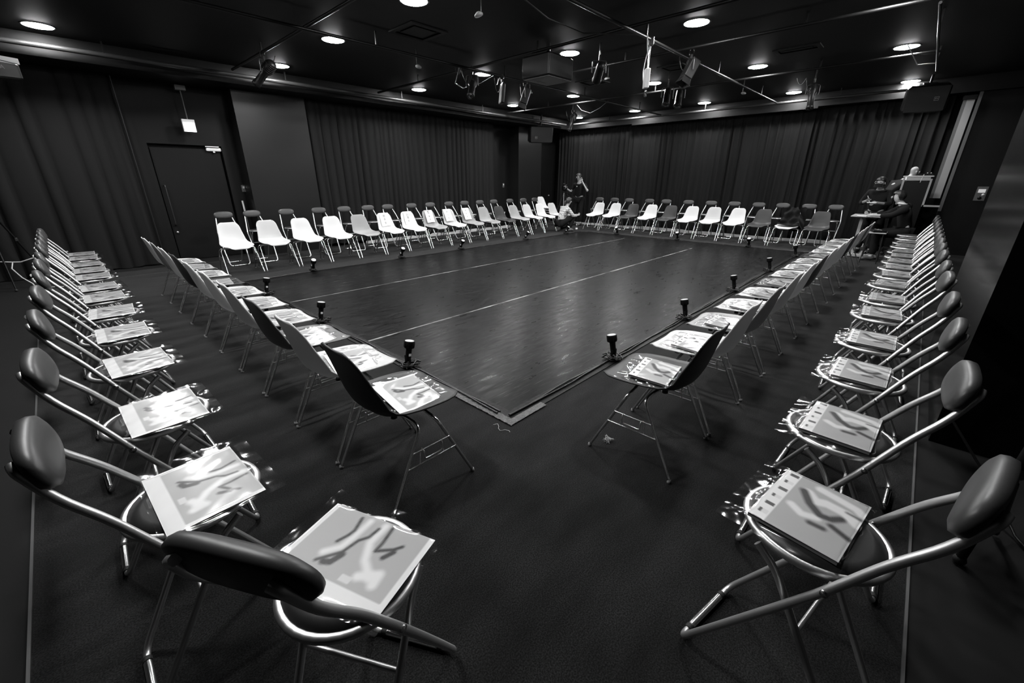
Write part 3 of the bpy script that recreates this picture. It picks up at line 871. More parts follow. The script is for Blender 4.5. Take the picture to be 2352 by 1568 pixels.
pipe((.91, -1.5, PZ + .05), (.91, 7.2, PZ + .05), 'black cross pipe nearest the camera under the ceiling')
pipe((3.57, -1.5, PZ + .05), (3.57, 7.2, PZ + .05), 'second black cross pipe from the camera under the ceiling')
pipe((4.92, -1.3, PZ + .05), (4.92, 3.4, PZ + .05), 'third black cross pipe from the camera, ending above the mat')
pipe((7.47, -1.3, PZ + .05), (7.47, 7.2, PZ + .05), 'fourth black cross pipe from the camera, above the far part of the mat')
pipe((10.42, -1.2, PZ), (10.42, 7.2, PZ), 'pipe along the far soffit before the long curtain', .028, 'pipe_grey')

# lights hanging from the pipes
def loop_cable(pts, r=.006, n=14):
    P = []
    for a, b, sag in pts:
        a = Vector(a); b = Vector(b)
        P += [a.lerp(b, i / n) + Vector((0, 0, -sag * 4 * (i / n) * (1 - i / n))) for i in range(n)]
    P.append(Vector(pts[-1][1])); return MB().tube(P, r, 6)
def spot(kind, x, y, z, rz, tilt, label, cab=True, rod=False):
    t = thing('stage_spotlight', label, 'stage light', (x, y, z), rz, 'stage lights hanging from the pipes')
    cl = MB(); cl.tube(fillet([(.0, .03, -.06), (0, .035, .0), (0, .0, .035), (0, -.035, 0), (0, -.03, -.03)], .02, 3), .008, 6); cl.box((0, 0, -.07), (.03, .03, .05))
    link('clamp', cl.mesh('clamp', 'pipe_grey'), t)
    R = Matrix.Translation((0, 0, -.24)) @ Matrix.Rotation(tilt, 4, 'X')
    yk = MB().tube(fillet([(-.10, 0, -.25), (-.10, 0, -.10), (.10, 0, -.10), (.10, 0, -.25)], .03, 3), .008, 6)
    link('yoke', yk.mesh('yoke', 'pipe_grey'), t)
    if rod: link('drop_rod', MB().tube([(0, 0, .02), (0, 0, CEIL - z - .001)], .012, 8).mesh('drop_rod', 'pipe'), t)
    if kind == 'can':
        b = MB().lathe([(.035, .16), (.055, .13), (.06, .02), (.062, -.14), (.068, -.15), (.068, -.17)], 18); ln = (.06, -.165)
    elif kind == 'box':
        b = MB().box((0, 0, .02), (.15, .13, .26), bev=.012)
        for sx in (-1, 1):
            b.box((sx * .075, 0, -.15), (.004, .13, .09), Ry(sx * -.35)); b.box((0, sx * .066, -.15), (.15, .004, .09), Rx(sx * .35))
        ln = (.055, -.112)
    elif kind == 'flat':
        b = MB().box((0, 0, -.02), (.22, .06, .30), bev=.015); ln = None
    else:
        b = MB().lathe([(.05, .18), (.075, .15), (.075, .02), (.05, -.02), (.052, -.20), (.06, -.21), (.06, -.25)], 18)
        for k in range(5): b.lathe([(.08, .03 + k * .025), (.08, .038 + k * .025)], 18)
        ln = (.05, -.246)
    bo = link('lamp_body', b.mesh('lamp_body', 'black'), t); bo.matrix_local = R
    if ln: link('front_lens', MB().lathe([(ln[0], ln[1]), (ln[0], ln[1] - .004), (1e-4, ln[1] - .012)], 16).mesh('front_lens', 'glass_black'), bo)
    if cab:
        link('cable', loop_cable([((0, .03, -.12), (.16, .10, .0), .16), ((.16, .10, .0), (.28, .0, .02), .10)]).mesh('cable', 'cable'), t)
    return t
spot('profile', .91, 5.75, PZ + .05, .6, .9, 'black spotlight hanging before the lamp at the upper left')
spot('box', 5.05, 1.25, PZ + .05, .9, .45, 'black box light with barn doors right of the bright control unit')
spot('profile', 3.57, 4.25, PZ + .05, 2.2, .7, 'black spotlight with cable loops left of the projector')
spot('flat', 4.15, 4.13, PZ, 1.0, .1, 'flat black light unit hanging left of the projector')
spot('box', 4.75, 4.13, PZ, .7, .35, 'small box light hanging under the left corner of the projector')
spot('can', 4.25, 2.25, PZ + .05, -.8, 1.1, 'black can light right of the projector', False, True)
spot('can', 6.45, 2.2, PZ, 1.9, .5, 'left one of two paired can lights beyond the bright control unit', False, True)
spot('can', 6.72, 2.1, PZ, 1.9, .5, 'right one of two paired can lights beyond the bright control unit', False, True)
spot('profile', 8.0, 5.4, PZ, 1.2, .4, 'small spotlight hanging near the far ceiling corner', True, True)
spot('profile', 8.0, .25, PZ, 2.0, .3, 'black spotlight with shiny fittings before the far curtain on the right', True, True)
# bright control unit on its drop pole
t = thing('light_controller', 'bright metal control unit on a drop pole with cable loops, upper right', 'stage light', (4.02, 1.36, PZ), .75, None)
link('clamp', MB().box((0, 0, -.02), (.07, .07, .10), bev=.01).mesh('clamp', 'chrome'), t)
link('drop_pole', MB().tube([(0, 0, 0), (0, 0, -.34)], .012).mesh('drop_pole', 'chrome'), t)
u = MB().box((.02, 0, -.42), (.10, .06, .22), bev=.006)
for k in range(5): u.box((.02, -.031, -.34 - k * .035), (.08, .004, .012), mi=1)
link('control_box', u.mesh('control_box', ['white', 'black']), t)
link('socket', MB().lathe([(.016, 0), (.016, .07), (.01, .10)], 10, (0, 0, -.63)).mesh('socket', 'chrome_dark'), t)
link('cable', loop_cable([((.03, 0, -.30), (.22, 0, -.30), .14), ((.22, 0, -.30), (.05, 0, -.12), -.06), ((.0, 0, -.1), (-.2, .1, 0), .12)], .006).mesh('cable', 'cable_white'), t)

def pendant(x, y, label):
    t = thing('small_spotlight', label, 'stage light', (x, y, CEIL - .002), rnd.uniform(0, 6), 'small round ceiling spots')
    link('stem', MB().tube([(0, 0, 0), (0, 0, -.20)], .006, 6).mesh('stem', 'pipe_grey'), t)
    link('round_head', MB().lathe([(.02, .02), (.045, 0), (.045, -.012), (1e-4, -.014)], 16, (.03, 0, -.22), Ry(.3)).mesh('round_head', 'light_grey'), t)
for (x, y), lb in (((2.6, 4.4), 'above the left folding chairs'), ((5.3, 2.75), 'right of the projector'), ((8.2, 1.47), 'before the right end of the far soffit'), ((5.35, 2.05), 'beside the lamp beyond the control unit'), ((5.3, 4.5), 'under the far side of the projector'), ((3.55, -.4), 'at the top right edge of the picture'), ((1.85, 2.16), 'at the top middle of the picture'), ((1.12, 2.07), 'beside the lamp at the top edge')):
    pendant(x, y, 'small round spot on a thin stem %s' % lb)

t = thing('projector', 'large dark projector box hanging under the ceiling above the mat', 'projector', (3.72, 2.78, 2.80))
pb = MB().box((0, 0, .14), (.56, .50, .28), bev=.02); link('housing', pb.mesh('housing', 'black'), t)
link('bottom_plate', MB().box((0, 0, -.0015), (.53, .47, .004)).mesh('bottom_plate', 'grey'), t)
link('vent_slots', MB().box((0, .12, -.004), (.20, .006, .003)).mesh('vent_slots', 'black'), t)
link('lens', MB().lathe([(.06, 0), (.06, .05), (.045, .055)], 18, (.28, .0, .14), Ry(PI / 2)).mesh('lens', 'glass_black'), t)
link('ceiling_mount', MB().tube([(0, 0, .28), (0, 0, .46)], .03, 10).mesh('ceiling_mount', 'black'), t)
def cassette(x, y, lx, ly, label):
    t = thing('ceiling_vent', label, 'air conditioner', (x, y, CEIL - .002), 0, 'flush ceiling vents')
    f = MB()
    for s in (-1, 1):
        f.box((s * (lx / 2 - .03), 0, -.008), (.06, ly, .016)); f.box((0, s * (ly / 2 - .03), -.008), (lx - .12, .06, .016))
    link('frame', f.mesh('frame', 'soffit'), t)
    link('grille', MB().box((0, 0, -.006), (lx - .22, ly - .22, .012)).mesh('grille', 'soffit'), t)
cassette(2.18, 3.73, .56, .54, 'square black ceiling vent left of the top middle lamp')
cassette(6.3, 2.05, .45, .45, 'square black ceiling vent behind the bright control unit')
cassette(6.3, 3.72, .5, .5, 'square black ceiling vent beyond the projector')
cassette(6.5, .27, .3, .6, 'long black ceiling vent at the upper right')
def hang_cable(pts, label, r=.007, m='cable'):
    solo('hanging_cable', MB().tube(pts, r, 6), m, label, 'cable', group='cables hanging from the ceiling')
hang_cable([(1.7, 1.65, 3.2), (2.0, 1.69, 3.1), (2.53, 1.82, 3.09), (3.14, 1.78, 3.07), (3.47, 1.62, 3.1), (3.8, 1.4, 3.12)], 'thin cable sagging under the ceiling at the top middle')
hang_cable([(7.47, 4.9, 3.11), (7.45, 4.75, 2.98), (7.45, 4.5, 2.9), (7.45, 4.25, 2.98), (7.47, 4.05, 3.11)], 'cable loop hanging from the far cross pipe')
hang_cable([(3.2, 4.13, 3.09), (3.25, 4.3, 2.9), (3.4, 4.3, 2.85), (3.7, 4.2, 2.95), (3.95, 4.13, 3.09)], 'shiny cable loops left of the projector', .009, 'chrome_dark')
hang_cable([(8.0, -1.27, 3.09), (7.4, -1.1, 3.0), (7.0, -.95, 3.2)], 'thin cable from the shiny pipe at the upper right', .006, 'cable_white')

# loudspeakers
def text_mesh(s, size, matn):
    c = bpy.data.curves.new('txt', 'FONT'); c.body = s; c.size = size; c.extrude = .001; c.align_x = 'CENTER'; c.align_y = 'CENTER'
    o = bpy.data.objects.new('txt', c); COL.objects.link(o)
    dg = bpy.context.evaluated_depsgraph_get(); me = bpy.data.meshes.new_from_object(o.evaluated_get(dg))
    bpy.data.objects.remove(o); bpy.data.curves.remove(c)
    me.materials.clear(); me.materials.append(M[matn]); return me
def speaker(x, y, z, rz, tilt, label, lw=.72, lh=.46):
    t = thing('loudspeaker', label, 'loudspeaker', (x, y, z)); t.rotation_euler = (tilt, 0, rz)
    link('cabinet', MB().box((0, .18, 0), (lw, .36, lh), bev=.05).mesh('cabinet', 'black'), t)
    g = link('front_grille', MB().box((0, -.005, 0), (lw - .06, .02, lh - .05)).mesh('front_grille', 'rubber'), t)
    bd = MB(); bx = lw * .28 * (1 if rz > -1 else 1)
    for a, b_ in (((-.03, 0), (.004, .06)), ((.03, 0), (.004, .06)), ((0, .03), (.06, .004)), ((0, -.03), (.06, .004))): bd.box((a[0], 0, a[1]), (b_[0], .004, b_[1]))
    lx = -lw * .24 if tilt < .2 else lw * .22
    e = link('logo_frame', bd.mesh('logo_frame', 'light_grey'), g); e.location = (lx, -.018, -.08 if tilt < .2 else .0)
    l = link('logo_letters', text_mesh('EV', .036, 'light_grey'), g); l.location = (lx, -.019, -.08 if tilt < .2 else .0); l.rotation_euler = (PI / 2, 0, 0)
    br = MB().tube([(0, .18, lh / 2), (0, .18, lh / 2 + .26)], .02, 8); br.box((0, .18, lh / 2 + .01), (.2, .1, .02))
    link('bracket', br.mesh('bracket', 'black'), t)
speaker(9.05, 7.28, 2.73, -.62, .12, 'black loudspeaker hanging before the second grey pillar')
speaker(10.05, -1.22, 2.86, -1.42, .25, 'black loudspeaker hanging at the right end of the far curtain', .62, .46)
# pale panel at the upper left edge
t = thing('white_banner', 'bright white banner with a cable on a dark box, top left edge of the picture', 'banner', (-1.86, 7.0, 2.80), .05)
link('cloth', MB().grid(lambda u, v: (u * .62 - .3, -.02 + .02 * math.sin(u * 4), .02 + .085 * v * (1 - .25 * u) - .03 * u), 16, 2).mesh('cloth', 'white'), t)
link('cable', MB().tube([(-.3 + i * .06, -.045 + .02 * math.sin(i * .24), .035 - i * .0032 + .007 * math.sin(i * 1.1)) for i in range(11)], .004, 6).mesh('cable', 'cable'), t)
link('dark_box', MB().box((.0, .12, -.08), (.62, .2, .18), bev=.02).mesh('dark_box', 'black'), t)
lt = link('letter', text_mesh('A', .06, 'grey'), t); lt.location = (.16, .015, -.05); lt.rotation_euler = (PI / 2, 0, 0)

# ------------------------------------------------------------------ things at the edges of the room
def tripod(x, y, h, rz, label):
    t = thing('camera_tripod', label, 'tripod', (x, y, 0), rz)
    for k in range(3):
        a = k * 2 * PI / 3 + .3; c, s_ = math.cos(a), math.sin(a)
        l = link('leg', MB().tube([(.03 * c, .03 * s_, h - .12), (.24 * c, .24 * s_, h * .48), (.46 * c, .46 * s_, .012)], [.014, .013, .009], 8).mesh('leg', 'black'), t)
        link('rubber_foot', MB().sphere((.46 * c, .46 * s_, .018), .018, 8, 6).mesh('rubber_foot', 'rubber'), l)
        link('leg_lock', MB().box((.24 * c, .24 * s_, h * .48), (.035, .035, .05), bev=.006).mesh('leg_lock', 'pipe_grey'), l)
    link('centre_column', MB().tube([(0, 0, h * .5), (0, 0, h - .04)], .014, 8).mesh('centre_column', 'satin'), t)
    link('pan_head', MB().box((0, 0, h - .03), (.08, .09, .08), bev=.015).mesh('pan_head', 'black'), t)
    link('pan_handle', MB().tube([(0, -.03, h - .03), (.08, -.34, h - .16)], .009, 8).mesh('pan_handle', 'black'), t)
def video_camera(x, y, z, rz, label):
    t = thing('video_camera', label, 'camera', (x, y, z), rz)
    link('camera_body', MB().box((0, 0, .07), (.11, .26, .13), bev=.015).mesh('camera_body', 'black'), t)
    link('lens', MB().lathe([(.045, 0), (.045, .10), (.055, .11), (.055, .16)], 18, (0, .13, .075), Rx(-PI / 2)).mesh('lens', 'glass_black'), t)
    link('carry_handle', MB().tube(fillet([(0, -.09, .13), (0, -.09, .20), (0, .10, .20), (0, .10, .13)], .03, 3), .012, 8).mesh('carry_handle', 'black'), t)
    m_ = link('microphone', MB().lathe([(.02, -.07), (.024, .0), (.024, .10), (.015, .11)], 12, (.05, .16, .20), Rx(-PI / 2)).mesh('microphone', 'rubber'), t)
    link('viewfinder', MB().box((-.07, -.08, .15), (.05, .10, .05), bev=.01).mesh('viewfinder', 'black'), t)
    link('screen', MB().box((-.085, .04, .09), (.012, .09, .06)).mesh('screen', 'light_grey'), t)
tripod(-2.42, 7.68, 1.34, .3, 'black camera tripod before the curtain at the left edge')
video_camera(-2.42, 7.68, 1.345, -2.2, 'black video camera on the tripod at the left edge')
solo('white_cable', MB().tube([(-2.75, 7.7, .42), (-2.55, 7.55, .40), (-2.33, 7.55, .36), (-2.25, 7.5, .36), (-2.0, 7.45, .44), (-1.75, 7.4, .46)], .008, 6), 'cable_white', 'pale cable looped at knee height round the left tripod', 'cable')
solo('white_cable', MB().tube([(-2.33, 7.55, .36), (-2.36, 7.5, .28), (-2.30, 7.45, .15), (-2.22, 7.38, .06), (-2.2, 7.3, .012), (-1.95, 7.1, .012), (-1.7, 6.9, .012)], .008, 6), 'cable_white', 'pale cable dropping from the left tripod to the floor', 'cable')
# leaning rod between the door and the pillar
t = thing('pole', 'thin pole with a white tube at its top, beside the left grey pillar', 'pole', (.93, 8.33, 0))
link('rod', MB().tube([(0, -.05, .0), (0, 0, .85)], .008, 8).mesh('rod', 'grey'), t)
link('white_tube', MB().tube([(0, 0, .80), (0, .02, 1.06)], .017, 10).mesh('white_tube', 'white'), t)
# light stand at the right edge
t = thing('light_stand', 'black folded light stand leaning at the right edge of the picture', 'stand', (.42, -2.12, 0))
link('leg', MB().tube([(0, 0, .02), (.0, -.02, .47), (.0, -.04, .95)], .016, 8).mesh('leg', 'black'), t)
link('leg', MB().tube([(.30, -.12, .02), (.15, -.08, .20), (.0, -.03, .42)], .012, 8).mesh('leg', 'pipe_grey'), t)
link('brace', MB().tube([(.0, -.02, .2), (.15, -.08, .19)], .009, 8).mesh('brace', 'pipe_grey'), t)
link('rubber_foot', MB().sphere((0, 0, .02), .022, 10, 6).mesh('rubber_foot', 'rubber'), t)
solo('floor_cable', MB().tube([(.95, -2.0, .4), (.85, -2.2, .16), (.75, -2.3, .02), (.5, -2.4, .01), (.1, -2.6, .01)], .006, 6), 'cable', 'thin black cable on the dark floor by the right edge', 'cable', group='cables on the dark floor')
# paper signs hung over five shell chairs
def sign(i, dx, drop, tilt):
    x = .19 + .578 * i + dx; y0 = 6.425
    t = thing('paper_sign', 'white paper sign over the back of the %s shell chair of the far left row' % ORD[i], 'sign', (x, y0, 0), PI, 'paper signs on the far left row')
    def fn(u, v):
        s = v * (.29 + .05)
        xx = (u - .5) * .21
        if s < .05: return (xx, -.300 + 0 * s, .755 + s * .9)
        s2 = s - .05
        y = -.292 + s2 * (.28 + tilt) + .03 * abs(u - .5); z = .797 - s2 * .93
        return (xx + s2 * .0, y, z + .004 * math.sin(u * 6))
    link('paper', MB().grid(fn, 10, 24).mesh('paper', 'paper'), t)
    for k, ch in enumerate(('関', '係', '者')):
        g = link('character', text_mesh(ch, .05, 'ink_grey'), t)
        s2 = .07 + k * .075
        g.location = (0, -.292 + s2 * (.28 + tilt) + .006, .797 - s2 * .93); g.rotation_euler = (PI / 2 - .30, 0, PI)
for i, (dx, tl) in enumerate(((.02, .02), (.03, .0), (.02, .12), (-.02, .2), (-.01, .22))): sign(5 + i, dx, .28, tl)
# leaflets on single chairs of the far left row
solo('leaflet', MB().grid(lambda u, v: ((u - .5) * .2, v * .26 - .13, .02 * v * v), 6, 8), 'paper', 'white leaflet on the seat of the eleventh shell chair, far left row', 'leaflet', (.19 + .578 * 10 - .03, 6.50, .447), PI)
# black jacket over a chair before the far curtain
def jacket(u, v):
    f = jacket.f; t = .30 + v * .72; s = u * 1.25 - .28
    p = f(min(max(s, 0), 1), min(t, 1.0)); ex = (s - min(max(s, 0), 1)) * .45
    k = .035 + .02 * math.sin(u * 17 + v * 9) + .018 * math.sin(v * 21 + u * 5)
    q = Vector((p.x + ex, p.y + k * (.9 if t < 1 else .2), p.z + .02 + abs(k) * .5))
    if t > 1: q.z += .03
    if ex: q.z -= abs(ex) * 1.4 + .05 * v
    return q
jacket.f = shell_surface(.01)
jm = MB().grid(jacket, 26, 26)
jm.grid(lambda u, v: Vector((-.27 + .5 * u + .02 * math.sin(v * 11), -.31 - .03 * math.sin(u * 9) - .02 * v, .84 - .50 * v + .03 * math.sin(u * 13))), 18, 14)
solo('jacket', jm, 'cloth_black', 'black jacket draped over a white shell chair before the far curtain', 'jacket', (9.845, 5.70 - .578 * 9, .0), PI / 2)
# spare stacked shells in the far left corner
for k in range(3):
    c = shell_chair('white', 9.62, 7.48, PI, 'white spare shell chair stacked in the corner by the speaker, %s' % ('lowest of the stack', 'middle of the stack', 'topmost of the stack')[k], 'stacked spare shell chairs')
    c.location.z = .068 * k
t = thing('water_bottle', 'clear water bottle with a pale label standing by the kneeling person', 'bottle', (8.82, 5.66, 0))
link('bottle_body', MB().lathe([(.028, 0), (.032, .006), (.032, .13), (.026, .16), (.013, .185), (.013, .20)], 16).mesh('bottle_body', 'bottle'), t)
link('bottle_label', MB().lathe([(.0327, .07), (.0327, .12)], 16).mesh('bottle_label', 'white'), t)
link('cap', MB().lathe([(.015, .20), (.015, .218), (1e-4, .219)], 12).mesh('cap', 'white'), t)

# ------------------------------------------------------------------ work corner at the far right
t = thing('desk', 'grey wheeled desk with one post where a person writes, far right corner', 'desk', (9.1, -.95, 0))
link('desk_top', MB().box((.1, .02, .795), (.68, .46, .024), bev=.01).mesh('desk_top', 'light_grey'), t)
link('post', MB().box((-.05, .08, .42), (.07, .05, .73)).mesh('post', 'light_grey'), t)
link('foot_bar', MB().box((-.05, -.06, .055), (.09, .50, .05), bev=.01).mesh('foot_bar', 'light_grey'), t)
link('cross_bar', MB().box((.25, -.06, .055), (.55, .07, .045)).mesh('cross_bar', 'light_grey'), t)
for px, py in ((-.05, .17), (-.05, -.29), (.5, .0)):
    link('caster', MB().lathe([(.02, -.012), (.024, 0), (.02, .012)], 12, (px, py, .024), Ry(PI / 2)).mesh('caster', 'rubber'), t)
t = thing('side_table', 'small pale tray table between the desk and the seated person', 'table', (8.62, -1.18, 0))
link('tray', MB().box((0, 0, .545), (.36, .28, .02), bev=.008).mesh('tray', 'light_grey'), t)
for sx, sy in ((1, 1), (1, -1), (-1, 1), (-1, -1)): link('leg', MB().tube([(sx * .14, sy * .10, .535), (sx * .16, sy * .12, .0)], .008, 8).mesh('leg', 'pipe_grey'), t)
t = thing('laptop', 'black device with small lit keys on the pale tray table', 'device', (8.62, -1.18, .556), .3)
link('case', MB().box((0, 0, .02), (.30, .20, .04), bev=.01).mesh('case', 'black'), t)
for k in range(8): link('key', MB().box((-.11 + k * .031, -.02 + .04 * (k % 2), .043), (.02, .014, .006)).mesh('key', 'light_grey'), t)
t = thing('equipment_cart', 'tall equipment cart with a pale top edge and black front panel', 'cart', (9.95, -1.47, 0))
link('cart_top', MB().box((.1, 0, 1.515), (.50, .44, .02), bev=.006).mesh('cart_top', 'white'), t)
link('front_rail', MB().box((-.13, -.01, 1.47), (.02, .34, .06)).mesh('front_rail', 'light_grey'), t)
link('front_panel', MB().box((-.11, 0, .80), (.02, .36, 1.25)).mesh('front_panel', 'black'), t)
for sy in (-1, 1): link('frame_post', MB().box((-.13, sy * .195, (.78, 1.25)[sy > 0] if sy > 0 else 1.22), (.03, .03, .5)).mesh('frame_post', 'light_grey'), t)
link('frame_post', MB().box((.3, 0, .76), (.03, .03, 1.49)).mesh('frame_post', 'pipe_grey'), t)
link('lower_rail', MB().box((-.13, -.31, .985), (.03, .25, .03)).mesh('lower_rail', 'light_grey'), t)
for sy in (-1, 1): link('caster', MB().lathe([(.03, -.015), (.036, 0), (.03, .015)], 12, (-.1, sy * .17, .036), Ry(PI / 2)).mesh('caster', 'rubber'), t)
link('base_plate', MB().box((.09, 0, .12), (.46, .40, .03)).mesh('base_plate', 'black'), t)
for sy in (-1, 1): link('lower_post', MB().box((-.1, sy * .17, .10), (.02, .02, .10)).mesh('lower_post', 'black'), t)
t = thing('audio_mixer', 'small black mixer with pale knobs on top of the equipment cart', 'device', (9.98, -1.56, 1.526))
link('case', MB().box((0, 0, .02), (.28, .22, .04), bev=.008).mesh('case', 'black'), t)
for k in range(8): link('knob', MB().lathe([(.009, 0), (.007, .016)], 10, (-.10 + .05 * (k % 4), -.07 + .05 * (k // 4), .04)).mesh('knob', 'white'), t)
link('cable', MB().tube([(-.13, .02, .03), (-.17, .03, -.03), (-.17, .04, -.12)], .006, 6).mesh('cable', 'cable_white'), t)
# ------------------------------------------------------------------ people
def skin(points, edges, radii, sub=2):
    me = bpy.data.meshes.new('sk'); me.from_pydata([tuple(p) for p in points], edges, [])
    o = bpy.data.objects.new('sk', me); COL.objects.link(o)
    sm = o.modifiers.new('skin', 'SKIN'); sm.use_smooth_shade = True
    sd = me.skin_vertices[0].data
    for i, r in enumerate(radii):
        sd[i].radius = r if isinstance(r, tuple) else (r, r)
        sd[i].use_root = (i == 0)
    ss = o.modifiers.new('sub', 'SUBSURF'); ss.levels = sub; ss.render_levels = sub
    dg = bpy.context.evaluated_depsgraph_get()
    out = bpy.data.meshes.new_from_object(o.evaluated_get(dg))
    bpy.data.objects.remove(o); bpy.data.meshes.remove(me)
    vs = [v.co.copy() for v in out.vertices]; fs = [tuple(p.vertices) for p in out.polygons]
    bpy.data.meshes.remove(out)
    return vs, fs
def hand(m, wrist, palm, side, curl=.35, sz=1.0):
    w_, p = Vector(wrist), Vector(palm); d = (p - w_).normalized(); s = (Vector(side) - d * Vector(side).dot(d)).normalized(); n = d.cross(s)
    for k, (off, ln) in enumerate(((-.027, .058), (-.009, .072), (.009, .078), (.027, .070))):
        a = p + s * off * sz; b = a + (d * math.cos(curl) + n * math.sin(curl)) * ln * .5 * sz
        c = b + (d * math.cos(curl * 2.4) + n * math.sin(curl * 2.4)) * ln * .5 * sz
        m.tube([p - d * .03 + s * off * .8, a, b, c], [.010 * sz, .0095 * sz, .0085 * sz, .0065 * sz], 6)
    a = p - d * .045 * sz + s * .03; b = a + (s * .7 + d * .6) * .035 * sz; c = b + (d * .9 + s * .1 + n * .3) * .032 * sz
    m.tube([p - d * .05, a, b, c], [.012, .011 * sz, .0095 * sz, .007 * sz], 6)
def person(label, x, y, rz, J, skinmat, cloth, sc=1.0, headdir=None):
    """J: joint positions, local, facing +y"""
    t = thing('person', label, 'person', (x, y, 0), rz)
    V = {k: Vector(v) for k, v in J.items()}
    names = ['pelvis', 'spine', 'chest', 'neck0', 'neck', 'jaw', 'head', 'crown']
    rad = {'pelvis': (.125, .095), 'spine': (.115, .085), 'chest': (.135, .095), 'neck0': (.07, .06), 'neck': .048, 'jaw': .056, 'head': (.076, .088), 'crown': (.055, .062)}
    E = [(i, i + 1) for i in range(len(names) - 1)]
    for s in 'LR':
        b = len(names)
        names += [q + s for q in ('shoulder', 'elbow', 'wrist', 'palm', 'hip', 'knee', 'ankle', 'heel', 'toe')]
        E += [(2, b), (b, b + 1), (b + 1, b + 2), (b + 2, b + 3), (0, b + 4), (b + 4, b + 5), (b + 5, b + 6), (b + 6, b + 8)]
        rad.update({'shoulder' + s: .052, 'elbow' + s: .036, 'wrist' + s: .024, 'palm' + s: (.036, .018), 'hip' + s: .082, 'knee' + s: .056, 'ankle' + s: .036, 'toe' + s: .03})
    names = [n for n in names if not n.startswith('heel')]
    E = [(a, b) for a, b in E]
    # rebuild the edge list without heels
    E = [(i, i + 1) for i in range(7)]
    idx = {n: i for i, n in enumerate(names)}
    for s in 'LR':
        for a, b in (('chest', 'shoulder' + s), ('shoulder' + s, 'elbow' + s), ('elbow' + s, 'wrist' + s), ('wrist' + s, 'palm' + s), ('pelvis', 'hip' + s), ('hip' + s, 'knee' + s), ('knee' + s, 'ankle' + s), ('ankle' + s, 'toe' + s)):
            E.append((idx[a], idx[b]))
    vs, fs = skin([V[n] for n in names], E, [tuple(c * .93 for c in rad[n]) if isinstance(rad[n], tuple) else rad[n] * .93 for n in names])
    m = MB().add(vs, fs, True)
    hd = V['head']; upv = (V['crown'] - V['jaw']).normalized()
    f = Vector(headdir if headdir else (0, 1, 0)); f = (f - upv * f.dot(upv)).normalized(); sdv = f.cross(upv)
    R = Matrix((sdv, f, upv)).transposed()
    m.sphere(hd + f * .082 - upv * .02, .014, 8, 6, (.8, 1.1, 1.5), R)                       # nose
    for s in (-1, 1):
        m.sphere(hd + sdv * s * .074 - upv * .012 - f * .008, .020, 8, 6, (.45, .8, 1.3), R)   # ears
        m.sphere(hd + f * .074 + sdv * s * .030 + upv * .008, .0085, 8, 6, mi=1)               # eyes
    m.sphere(hd + f * .074 - upv * .052, .016, 8, 6, (1.3, .4, .35), R, mi=1)                  # mouth
    for s in 'LR':
        hand(m, V['wrist' + s], V['palm' + s], (1 if s == 'L' else -1, .2, .3), .5)
    link('body', m.mesh('body', [skinmat, 'eye']), t)
    # clothes
    def cl(nm, order, edges, r, mt):
        a, b = skin([V[o] if isinstance(o, str) else o for o in order], edges, r)
        return link(nm, MB().add(a, b, True).mesh(nm, mt), t)
    sl = cloth.get('sleeve', 1.0)
    def arm(s): return V['elbow' + s].lerp(V['wrist' + s], max(0, sl - .5) * 2) if sl >= .5 else V['shoulder' + s].lerp(V['elbow' + s], sl * 2)
    order = ['pelvis', 'spine', 'chest', V['neck0'].lerp(V['chest'], .15)]
    r = [(.148, .118), (.138, .108), (.155, .115), (.078, .072)]
    ed = [(0, 1), (1, 2), (2, 3)]
    for s in 'LR':
        b = len(order)
        if sl >= .5:
            order += ['shoulder' + s, 'elbow' + s, arm(s)]; r += [.070, .054, .040 if sl > .7 else .050]; ed += [(2, b), (b, b + 1), (b + 1, b + 2)]
        else:
            order += ['shoulder' + s, arm(s)]; r += [.072, .060]; ed += [(2, b), (b, b + 1)]
    cl(cloth.get('top_name', 'shirt'), order, ed, r, cloth['top'])
    order = ['pelvis']; r = [(.140, .112)]; ed = []
    for s in 'LR':
        b = len(order); order += ['hip' + s, 'knee' + s, V['ankle' + s] + (V['knee' + s] - V['ankle' + s]).normalized() * .02]; r += [.100, .076, .060]; ed += [(0, b), (b, b + 1), (b + 1, b + 2)]
    cl('trousers', order, ed, r, cloth['bottom'])
    for s in 'LR':
        a, b = V['ankle' + s], V['toe' + s]; d = (b - a); d2 = Vector((d.x, d.y, d.z)).normalized()
        sm = MB().tube([a - d2 * .05 - Vector((0, 0, .03)), a - Vector((0, 0, .035)), a.lerp(b, .6) + Vector((0, 0, .004)), b + Vector((0, 0, .004)), b + d2 * .03 + Vector((0, 0, .002))], [.030, .043, .040, .036, .018], 10)
        sh = link('shoe', sm.mesh('shoe', cloth.get('shoe', 'rubber')), t)
    return t, hd, R
def hair_cap(t, hd, R, mt='hair', k=1.0, name='hair'):
    def fn(u, v):
        a = 2 * PI * u; fr = math.cos(a)
        thm = PI * (.40 if fr > .55 else .40 + .34 * min(1, (.55 - fr) / .9))
        if k > 1.4 and fr < .3: thm += PI * .06
        th = v * thm
        q = Vector((.090 * math.sin(th) * math.sin(a), .104 * math.sin(th) * math.cos(a), .096 * math.cos(th)))
        q *= 1 + .035 * math.sin(a * 9 + v * 3) * v + .02 * math.sin(a * 4) * v
        return hd + R @ (q + Vector((0, -.010, .020)))
    return link(name, MB().grid(fn, 36, 14).mesh(name, mt), t)

